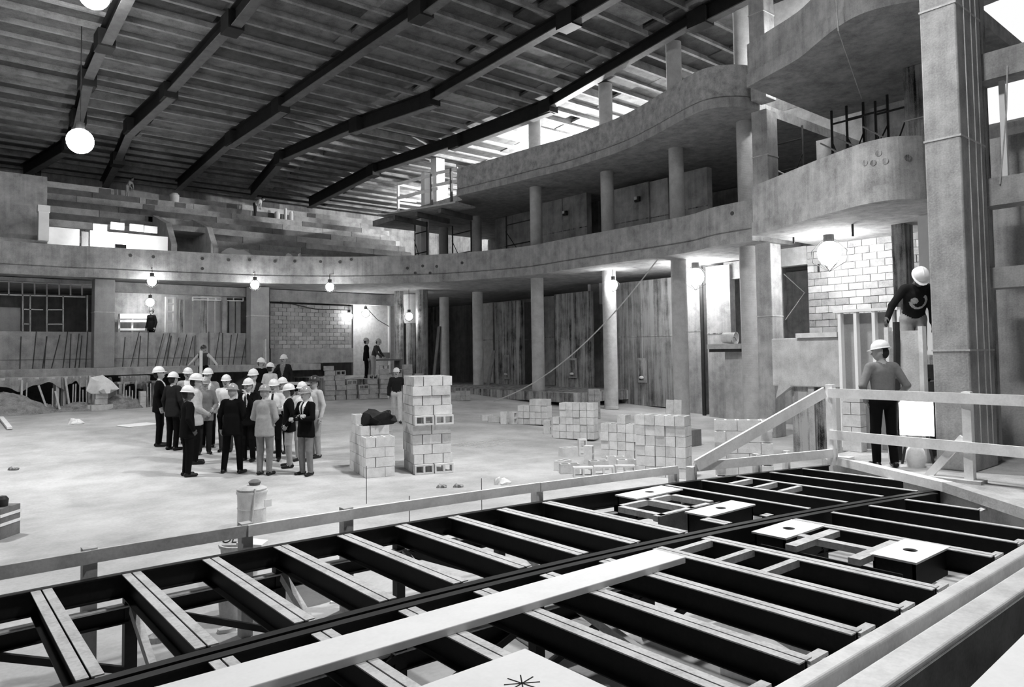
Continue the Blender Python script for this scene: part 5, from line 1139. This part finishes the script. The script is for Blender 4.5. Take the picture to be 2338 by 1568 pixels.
def nets(D, org, h):
    nx, ny, nz = D.shape; S = D < 0
    c = [S[i:nx - 1 + i, j:ny - 1 + j, k:nz - 1 + k] for i in (0, 1) for j in (0, 1) for k in (0, 1)]
    cnt = sum(x.astype(np.int8) for x in c); act = (cnt > 0) & (cnt < 8)
    idx = -np.ones(act.shape, int); ii = np.argwhere(act); idx[act] = np.arange(len(ii))
    acc = np.zeros((len(ii), 3)); num = np.zeros(len(ii))
    cor = [(i, j, k) for i in (0, 1) for j in (0, 1) for k in (0, 1)]
    for a in range(8):
        for b in range(a + 1, 8):
            if sum(abs(p - q) for p, q in zip(cor[a], cor[b])) != 1: continue
            da = D[ii[:, 0] + cor[a][0], ii[:, 1] + cor[a][1], ii[:, 2] + cor[a][2]]; db = D[ii[:, 0] + cor[b][0], ii[:, 1] + cor[b][1], ii[:, 2] + cor[b][2]]
            m = (da < 0) != (db < 0); t = np.where(m, da / np.where(m, da - db, 1), 0)
            acc += m[:, None] * (np.array(cor[a]) + t[:, None] * (np.array(cor[b]) - np.array(cor[a]))); num += m
    V = (ii + acc / num[:, None]) * h + org
    F = []
    for ax in range(3):
        o = [(0, 1, 2), (1, 2, 0), (2, 0, 1)][ax]; u, v, w_ = o
        sl0 = [slice(None)] * 3; sl1 = [slice(None)] * 3; sl0[u] = slice(0, -1); sl1[u] = slice(1, None)
        A = S[tuple(sl0)]; B = S[tuple(sl1)]; e = np.argwhere(A != B)
        e = e[(e[:, v] > 0) & (e[:, w_] > 0) & (e[:, v] < D.shape[v] - 1) & (e[:, w_] < D.shape[w_] - 1)]
        fl = A[e[:, 0], e[:, 1], e[:, 2]]
        q = []
        for dv, dw in ((-1, -1), (0, -1), (0, 0), (-1, 0)):
            p = e.copy(); p[:, v] += dv; p[:, w_] += dw; q.append(idx[p[:, 0], p[:, 1], p[:, 2]])
        q = np.stack(q, 1); q[~fl] = q[~fl][:, ::-1]; F.append(q)
    return V, np.concatenate(F)

ARMS = {'down': ((.25, -.03, 1.14), (.265, .05, .90)), 'front': ((.25, .0, 1.13), (.05, .20, .99)), 'chin': ((.21, .15, 1.17), (.06, .17, 1.44)), 'pocket': ((.30, -.07, 1.15), (.21, .06, .93)),
        'back': ((.25, -.10, 1.14), (.05, -.18, .99)), 'crossA': ((.25, .07, 1.15), (-.08, .21, 1.20)), 'crossB': ((.25, .07, 1.15), (-.06, .23, 1.14)), 'hold': ((.25, .02, 1.13), (.16, .26, 1.08)),
        'reach': ((.30, .16, 1.16), (.34, .38, 1.05)), 'swing': ((.25, -.14, 1.16), (.25, -.16, .93)), 'out': ((.36, .0, 1.22), (.52, .06, 1.04)), 'hang': ((.22, .06, 1.14), (.22, .12, .88)), 'reachdown': ((.33, .05, 1.17), (.42, .16, .96)), 'lean': ((.24, .20, 1.20), (.16, .42, 1.10))}
def person(label, pos, H, yaw, R='down', L='down', top='black', bottom='black', shirt=None, jacket=True, hat='w', skin='l', hair='dark', tie=False, stance=.1, stride=0.0, lean=0.0, hx=(0, 0), vox=.012, group=None,
           knee=0.0, printed=False, name='person', belt=False, sleeve=None):
    P = []     # a, b, ra, rb, scale, tag, k, clip
    def add(a, b, ra, rb, tg, sc=(1, 1, 1), k=.03, clip=None, part='t'): P.append((np.array(a, float), np.array(b, float), ra, rb, np.array(sc, float), tg, k, clip, part))
    HS = H - (.055 if hat else 0); s = HS / 1.75
    tp = top if jacket else (shirt or top)
    add((-.07, 0, .94), (.07, 0, .94), .115, .115, bottom, (1, .92, 1))
    add((0, 0, 1.02), (0, .01, 1.33), .125, .145, tp, (1.22, .82, 1)); add((-.14, 0, 1.415), (.14, 0, 1.415), .07, .07, tp, (1, .95, 1))
    if jacket: add((0, -.0, 1.10), (0, -.0, .80), .145, .165, tp, (1.22, .88, 1), .02, .77)
    elif belt: add((-.08, 0, 1.01), (.08, 0, 1.01), .118, .118, 'belt', (1, .95, .3), .005)
    add((0, -.01, 1.42), (0, .012, 1.55), .055, .052, 'skin')
    # head
    hc = 'h'
    add((0, .02, 1.63), (0, .02, 1.64), .102, .102, 'skin', (.76, .93, 1.12), .02, part=hc); add((0, .055, 1.565), (0, .06, 1.57), .052, .052, 'skin', (.95, 1, .9), .03, part=hc)
    add((0, .108, 1.625), (0, .126, 1.598), .011, .015, 'skin', k=.012, part=hc); add((0, .09, 1.652), (0, .09, 1.652), .03, .03, 'skin', (1.6, .6, .4), .015, part=hc)
    for sx in (-1, 1): add((sx * .079, .0, 1.635), (sx * .082, -.005, 1.605), .016, .012, 'skin', (.6, 1, 1.2), .008, part=hc)
    if hair: add((0, -.012, 1.665), (0, -.03, 1.62), .098, .088, 'hair', (.82, .92, 1.05), .008, part=hc)
    # legs
    for sx, st in ((-1, stride), (1, -stride)):
        hip = (sx * .095, 0, .91); kn = (sx * (stance * .55 + .045), st * .5 + .02 + knee, .49 + (.03 if st else 0)); an = (sx * stance, st - .01, .085 + (.04 if st < 0 else 0))
        add(hip, kn, .092, .070, bottom, k=.03); add(kn, an, .069, .056, bottom, k=.02)
        add((an[0], an[1] - .045, an[2] - .045), (an[0] * 1.25, an[1] + .15, an[2] - .055), .042, .036, 'shoe', (1, 1, .95), .01, clip=.0)
    # arms and hands
    hd = 'grip'
    for sx, nm in ((1, R), (-1, L)):
        e, wv = ARMS[nm]; e = np.array(e) * (sx, 1, 1); wv = np.array(wv) * (sx, 1, 1); sh = np.array((sx * .175, 0, 1.405))
        slc = fo = sleeve or tp
        add(sh, e, .064, .052, slc, k=.03); add(e, wv, .051, .040, fo, k=.02)
        d = (wv - e) / np.linalg.norm(wv - e); 
        if nm == 'down' or nm == 'swing' or nm == 'hang' or nm == 'out': d = d * .8 + np.array((0, .12, -.5)); d /= np.linalg.norm(d)
        side = np.cross(d, (sx * 1.0, 0, 0.2)); side /= np.linalg.norm(side); nrm = np.cross(d, side); nrm /= np.linalg.norm(nrm); inn = nrm if nrm[0] * sx < 0 else -nrm
        add(wv, wv + d * .03, .030, .028, 'skin', k=.01)
        pa, pb = wv + d * .035, wv + d * .085
        for q in (-.026, -.009, .009, .026): add(pa + side * q * .8, pb + side * q, .015, .014, 'skin', k=.012)
        curl = .35 if nm in ('down', 'swing', 'hang', 'out') else .8
        for q, l in zip((-.030, -.010, .010, .029), (.062, .074, .078, .066)):
            k0 = pb + side * q; k1 = k0 + (d + inn * curl * .4) / np.linalg.norm(d + inn * curl * .4) * l * .55 + side * q * .12; k2 = k1 + (d + inn * curl * 1.2) / np.linalg.norm(d + inn * curl * 1.2) * l * .5
            add(k0, k1, .0105, .0095, 'skin', k=.004); add(k1, k2, .0095, .008, 'skin', k=.004)
        ts = side if side[1] > 0 else -side
        t0 = pa + ts * .026; t1 = t0 + (ts * .6 + d * .6 + inn * .4) * .04; t2 = t1 + (d * .9 + inn * .5 + ts * .1) * .03
        add(t0, t1, .014, .012, 'skin', k=.006); add(t1, t2, .011, .009, 'skin', k=.004)
    # posing: torso leans about the hips, head turns about the neck
    cl, sl = math.cos(lean), math.sin(lean)
    def pose(p, part):
        p = p.copy()
        if part == 'h':
            q = p - (0, 0, 1.52); a, b = hx
            q = np.array((q[0] * math.cos(a) - q[1] * math.sin(a), q[0] * math.sin(a) + q[1] * math.cos(a), q[2]))
            q = np.array((q[0], q[1] * math.cos(b) + q[2] * math.sin(b), -q[1] * math.sin(b) + q[2] * math.cos(b))); p = q + (0, 0, 1.52)
        if p[2] > .95 and lean: y, z = p[1], p[2] - .95; p[1], p[2] = y * cl + z * sl, -y * sl + z * cl + .95
        return p
    Q = [(pose(a, pt), pose(b, pt), ra, rb, sc, tg, k, cp, pt) for a, b, ra, rb, sc, tg, k, cp, pt in P]
    lo = np.min([np.minimum(q[0], q[1]) - max(q[2], q[3]) * 1.3 for q in Q], 0) - .04; hi = np.max([np.maximum(q[0], q[1]) + max(q[2], q[3]) * 1.3 for q in Q], 0) + .04
    h = vox; n = np.ceil((hi - lo) / h).astype(int) + 1
    D = np.full(n, 1.0); T = np.zeros(n, np.int8); BD_ = np.full(n, 1.0); tags = []
    for a, b, ra, rb, sc, tg, k, cp, pt in Q:
        if tg not in tags: tags.append(tg)
        ti = tags.index(tg); r = max(ra, rb) * 1.35 + .05 + k
        i0 = np.maximum(0, ((np.minimum(a, b) - r - lo) / h).astype(int)); i1 = np.minimum(n, ((np.maximum(a, b) + r - lo) / h).astype(int) + 2)
        sl_ = tuple(slice(x, y) for x, y in zip(i0, i1))
        g = np.stack(np.meshgrid(*[lo[m_] + h * np.arange(i0[m_], i1[m_]) for m_ in range(3)], indexing='ij'), -1)
        c = (a + b) / 2; ga = (g - c) / sc; A = (a - c) / sc; B = (b - c) / sc; ab = B - A; L2 = ab @ ab
        t = np.clip(((ga - A) @ ab) / L2, 0, 1) if L2 > 1e-9 else np.zeros(ga.shape[:3])
        d = (np.linalg.norm(ga - A - t[..., None] * ab, axis=-1) - (ra + (rb - ra) * t)) * min(sc)
        if cp is not None: d = np.maximum(d, (cp - g[..., 2]))
        cur = D[sl_]; hh = np.clip(.5 + .5 * (cur - d) / k, 0, 1); D[sl_] = cur * (1 - hh) + d * hh - k * hh * (1 - hh)
        bb = BD_[sl_]; m_ = d < bb; bb[m_] = d[m_]; T[sl_][m_] = ti
    V, F = nets(D, lo, h)
    ti = T[tuple(np.clip(np.round((V - lo) / h).astype(int), 0, n - 1).T)]
    names = list(tags)
    def tidx(nm):
        if nm not in names: names.append(nm)
        return names.index(nm)
    # garment details coloured where they lie on the front of the body (undo the lean first)
    W = V.copy()
    if lean: y, z = V[:, 1], V[:, 2] - .95; up_ = V[:, 2] > .95; W[up_, 1] = (y * cl - z * sl)[up_]; W[up_, 2] = (y * sl + z * cl)[up_] + .95
    istop = np.array([names[t] == tp for t in ti])
    if jacket and shirt:
        vz = (W[:, 1] > .03) & (W[:, 2] > 1.06) & (np.abs(W[:, 0]) < .085 * np.clip((W[:, 2] - 1.06) / .34, 0, 1)); ti[istop & vz] = tidx(shirt)
        if tie: ti[istop & vz & (np.abs(W[:, 0]) < .024)] = tidx('tie')
        ti[istop & (W[:, 2] > 1.487)] = tidx(shirt)
    elif tie: ti[istop & (W[:, 1] > .03) & (W[:, 2] > 1.05) & (np.abs(W[:, 0]) < .026)] = tidx('tie')
    if printed:
        r = np.hypot(W[:, 0] + .01, (W[:, 2] - 1.25)); ang = np.arctan2(W[:, 2] - 1.25, W[:, 0] + .01)
        ti[istop & (W[:, 1] > .04) & (r < .125) & (r > .085) & (np.abs(W[:, 0]) < .14) & ((ang < -.1) | (ang > 2.2))] = tidx('print'); ti[istop & (W[:, 1] > .05) & (np.hypot(W[:, 0] - .05, W[:, 2] - 1.26) < .05)] = tidx('print')
    hp = np.array([pose(np.array(q), 'h') for q in ((-.034, .112, 1.636), (.034, .112, 1.636), (-.014, .108, 1.572), (.014, .108, 1.572))])
    dd_ = np.min(np.linalg.norm(V[:, None] - hp[None], axis=-1), 1); issk = np.array([names[t] == 'skin' for t in ti]); ti[issk & (dd_ < .0145)] = tidx('feat')
    V = V * s
    me = bpy.data.meshes.new(name); me.from_pydata(V.tolist(), [], F.tolist())
    mm = {'skin': SKIN_L if skin == 'l' else SKIN_D, 'hair': HAIR.get(hair, HAIR['dark']), 'shoe': SHOE, 'feat': FEAT, 'tie': CL['charcoal'], 'print': PRINT, 'belt': SHOE}
    for nm in names: me.materials.append(mm.get(nm) or CL[nm])
    me.polygons.foreach_set('material_index', ti[F[:, 0]].astype(np.int32)); me.polygons.foreach_set('use_smooth', [True] * len(F)); me.update()
    o = put(me, name, None, pos, (0, 0, yaw)); tag(o, label, 'person', group)
    if hat:
        # hard hat: dome, brim, ridge
        q = MB(); rx, ry_, hz = .106, .128, .118; pr = []
        for i in range(9): a = i / 8 * math.pi / 2; pr.append((math.cos(a), math.sin(a) * hz))
        k_ = 20; vs = []; fs = []
        for i, (r, z) in enumerate(pr):
            for j in range(k_):
                an = 2 * math.pi * j / k_; rr = max(r, .001); ridge = .008 * max(0, 1 - abs(math.cos(an)) * 6) * math.sin(i / 8 * math.pi / 2 + .2)
                vs.append((rx * rr * math.cos(an), ry_ * rr * math.sin(an), z + ridge))
        for i in range(8):
            for j in range(k_): fs.append((i * k_ + j, i * k_ + (j + 1) % k_, (i + 1) * k_ + (j + 1) % k_, (i + 1) * k_ + j))
        q.add(vs, fs); q.sm = True; vs = []; fs = []; b0 = 0
        for zz, ex in ((0, 1.0), (-.012, 1.0), (-.006, 1.18), (.002, 1.18)):
            for j in range(k_):
                an = 2 * math.pi * j / k_; f = ex if ex == 1.0 else (1.12 + .30 * max(0, math.sin(an)) ** 3)
                vs.append((rx * f * math.cos(an), ry_ * f * math.sin(an), zz - (.012 if ex > 1 else 0)))
        for (r0, r1) in ((0, 3), (3, 2), (2, 1)):
            for j in range(k_): fs.append((b0 + r0 * k_ + j, b0 + r0 * k_ + (j + 1) % k_, b0 + r1 * k_ + (j + 1) % k_, b0 + r1 * k_ + j))
        qb_ = MB(); qb_.add(vs, fs); qb_.sm = True
        ht = q.build('hard_hat', {'w': HATW, 'g': HATG, 'd': HATD}[hat], o); c = pose(np.array((0, .005, 1.682)), 'h') * s
        # orient with the head
        f_ = pose(np.array((0, .1, 1.682)), 'h') - pose(np.array((0, 0, 1.682)), 'h'); u_ = pose(np.array((0, 0, 1.75)), 'h') - pose(np.array((0, 0, 1.65)), 'h')
        f_ = Vector(f_).normalized(); u_ = Vector(u_).normalized(); r_ = f_.cross(u_).normalized()
        ht.matrix_local = Matrix.Translation(Vector(c)) @ Matrix(((r_.x, f_.x, u_.x, 0), (r_.y, f_.y, u_.y, 0), (r_.z, f_.z, u_.z, 0), (0, 0, 0, 1))) @ Matrix.Rotation(math.radians(-6), 4, 'X')
        ht.scale = (s, s, s); qb_.build('brim', {'w': HATW, 'g': HATG, 'd': HATD}[hat], ht)
    return o
def yaw_of(deg):       # 0 = facing away from the stage, 90 = facing towards the side gallery, 180 = facing the stage
    a = math.radians(deg); d = _F0 * math.cos(a) + _R0 * math.sin(a); return math.atan2(-d[0], d[1])
GV = 'visitors standing in the group'
def visitor(label, fx, fy, hy, deg, **kw):
    p = PF(fx, fy); z = floor_z(p[1]); H = min(1.98, max(1.62, zat(p, hy) - z)); return person(label, (p[0], p[1], z), H, yaw_of(deg), group=GV, **kw)
visitor('person in a dark suit and white hard hat at the outer front of the visitors', 427, 1087, 879, 50, R='pocket', L='down', shirt='white', skin='d', top='black', stance=.09)
visitor('person in a black suit, hard hat tipped back, at the outer end of the visitors', 363, 1018, 836, 70, R='down', L='pocket', shirt='white', hx=(0, -.15))
visitor('person in a dark jacket seen from behind near the outer end of the visitors', 394, 1027, 848, 20, top='charcoal', bottom='black')
visitor('person in a white hard hat half hidden behind the pale jacket', 428, 1010, 838, 150, top='tan', shirt='white', bottom='dark')
visitor('person in a pale jacket and white hard hat behind the front dark suit', 446, 1058, 852, 65, top='pale', bottom='black', R='front', L='front')
visitor('grey-haired person in a brown-grey jacket stooping among the visitors', 466, 1036, 858, 150, top='grey', bottom='charcoal', hat='g', hair='grey', R='hold', L='hold', lean=.12)
visitor('person in a white shirt and open pale jacket facing the stage, white hard hat', 474, 1020, 839, 165, top='tan', shirt='white', tie=True, bottom='black', R='front', L='front')
visitor('person in a white shirt with rolled sleeves behind the broad dark suit', 516, 1030, 854, 170, jacket=False, top='white', bottom='dark', R='front', L='down')
visitor('broad person in a black suit seen from behind, feet apart, front of the visitors', 530, 1080, 874, 5, top='black', hat='g', hair='grey', R='front', L='down', stance=.17)
visitor('person in a black suit and striped tie raising a hand to the face', 567, 1052, 862, 190, top='black', shirt='white', tie=True, R='down', L='chin')
visitor('person in a white hard hat with a hand at the chin behind the visitors', 578, 1026, 836, 180, top='charcoal', shirt='pale', R='chin', L='down')
visitor('person in a light grey suit seen from behind, front of the visitors', 604, 1084, 876, 10, top='tan', bottom='grey', hat='g', hair='grey', R='front', L='front', stance=.10)
visitor('person in a white shirt and dark tie with folded arms facing the stage', 625, 1052, 864, 175, jacket=False, top='white', bottom='black', tie=True, R='crossA', L='crossB')
visitor('dark-haired person in a white hard hat and pale waistcoat with folded arms', 645, 1034, 860, 200, jacket=False, top='tan', bottom='black', R='crossB', L='crossA')
visitor('person in a dark blazer and pale trousers turned towards the front suits', 660, 1066, 875, 250, top='black', shirt='white', bottom='tan', R='pocket', L='pocket', stance=.13)
visitor('person in a white hard hat and pale shirt half hidden behind the folded-arms blazer', 690, 1052, 870, 190, jacket=False, top='white', bottom='tan')
visitor('person in a dark blazer and grey trousers with folded arms, clear hard hat', 699, 1084, 880, 210, top='black', shirt='white', tie=True, bottom='grey', hat='g', hair='grey', R='crossA', L='crossB', stance=.11)
visitor('person in a dark hard hat and light shirt at the back of the visitors', 719, 1044, 856, 215, jacket=False, top='pale', bottom='tan', hat='d')
def far_person(label, px, hy, dep, deg, zf=None, **kw):
    p = PD(px, hy, dep); zf = floor_z(p[1]) if zf is None else zf; H = min(2.0, max(1.4, p[2] - zf)) if 'Hf' not in kw else kw.pop('Hf'); return person(label, (p[0], p[1], zf), H, yaw_of(deg), vox=kw.pop('vox', .015), **kw)
far_person('worker in a white hard hat and dark clothes standing behind the visitors beside the barrier', 596, 816, 23.5, 120, top='black')
far_person('worker in a white hard hat and light shirt turned away behind the visitors', 617, 827, 22.0, 20, jacket=False, top='pale', bottom='dark')
far_person('bearded worker in a dark jacket facing the stage beyond the barrier board', 648, 804, 25.5, 185, top='charcoal', shirt='grey', R='reach', L='down')
far_person('worker in a plaid jacket and pale trousers walking behind the tall block stack', 905, 838, 23.0, 170, top='grey', shirt='charcoal', bottom='pale', stride=.24, R='down', L='swing', jacket=False)
# landing before the lit end wall with two workers
struct(MB().box(14.3, 18.2, 28.0, 34.0, .4, 1.45).build('floor_landing', CONC_D))
far_person('worker in black standing upright before the brightly lit wall', 836, 771, 32.0, 70, zf=1.45, top='black', hat='g')
far_person('worker in a dark shirt and pale trousers bending over the bench before the lit wall', 852, 783, 31.5, 100, zf=1.45, Hf=1.78, jacket=False, top='dark', bottom='tan', hat='g', lean=.35, R='lean', L='lean')
p = PD(465, 784, 27.0)
mb = MB(); mb.box(-.9, .9, -.4, .4, 0, .5); tag(mb.build('plank_stand', WOOD_D, None, (p[0], p[1], floor_z(p[1]))), 'dark plank stand under the worker with spread arms', 'stand')
far_person('bareheaded worker in a dark waistcoat spreading both arms among the rubble', 465, 786, 27.0, 180, zf=floor_z(p[1]) + .5, jacket=False, top='dark', hat='d', R='out', L='out', Hf=1.80, sleeve='pale')
a = Vector(PD(459, 800, 26.6)); mb = MB(); mb.box(-.05, .05, -.03, .03, floor_z(a.y) - a.z, 0); tag(mb.build('upright_board', WOOD, None, tuple(a)), 'pale upright board held by the worker with spread arms', 'board')
p = PY(346, 702, 35.3); struct(MB().box(x_lit0, x_lit1, 33.4, 36.5, PT, p[2] - 1.8).build('floor_lit_room', CONC_D)); person('dark worker standing in the lit room behind the parapet', (p[0], p[1], p[2] - 1.8), 1.8, yaw_of(200), top='black', vox=.02, hat='d')
zt9 = TZ0 + 9 * TH; p = PY(582, 432, TY0 + 8.42 * TD); person('worker in a pale shirt bending over on the top seating tier', (p[0], p[1], TZ0 + 9 * TH - .05), 1.35, yaw_of(90), jacket=False, top='white', bottom='dark', lean=1.0, R='lean', L='lean', vox=.02, hat=None)
p = PY(252, 400, TY0 + 9.45 * TD); person('pale blurred worker bending beneath the roof on the top seating tier', (p[0] + .75, p[1], TZ0 + 10 * TH - .05), 1.1, yaw_of(100), jacket=False, top='tan', bottom='tan', lean=.7, R='lean', L='lean', vox=.02, hat=None)
# the two workers by the guard rail
q = gp(2022, 1066); person('worker in a grey shirt, dark jeans and white hard hat standing behind the guard rail', (q.x, q.y, GZ), 1.80, yaw_of(5), jacket=False, top='grey', bottom='black', belt=True, R='pocket', L='pocket', hx=(1.1, .12), vox=.0085, stance=.12)
lp_ = PX(2094, 612, 11.75); mb = MB(); mb.box(-.40, .30, -.20, .14, 0, 1.15); tag(mb.build('timber_stand', WOOD_D, None, (lp_[0] + .46, lp_[1] + .22, GZ)), 'dark timber stand behind the worn plywood form, under the leaning worker', 'stand')
person('worker in a dark printed shirt and white hard hat leaning over the plywood form', (lp_[0] + .40, lp_[1] + .24, GZ + 1.15), 1.90, yaw_of(190), jacket=False, top='charcoal', bottom='tan', skin='d', lean=.42, hx=(0, .55), R='reachdown', L='hang', printed=True, vox=.0085)
hs = Vector(PX(2046, 735, 11.22)); mb = MB(); mb.tube([hs, hs + Vector((0, 0, -.35)), hs + Vector((0, .02, -.9)), Vector((hs.x, hs.y + .03, GZ + .02))], .05, 8); tag(mb.build('hose', IRON), 'thick dark hose hanging from the leaning worker\'s hand between form and studs', 'hose')
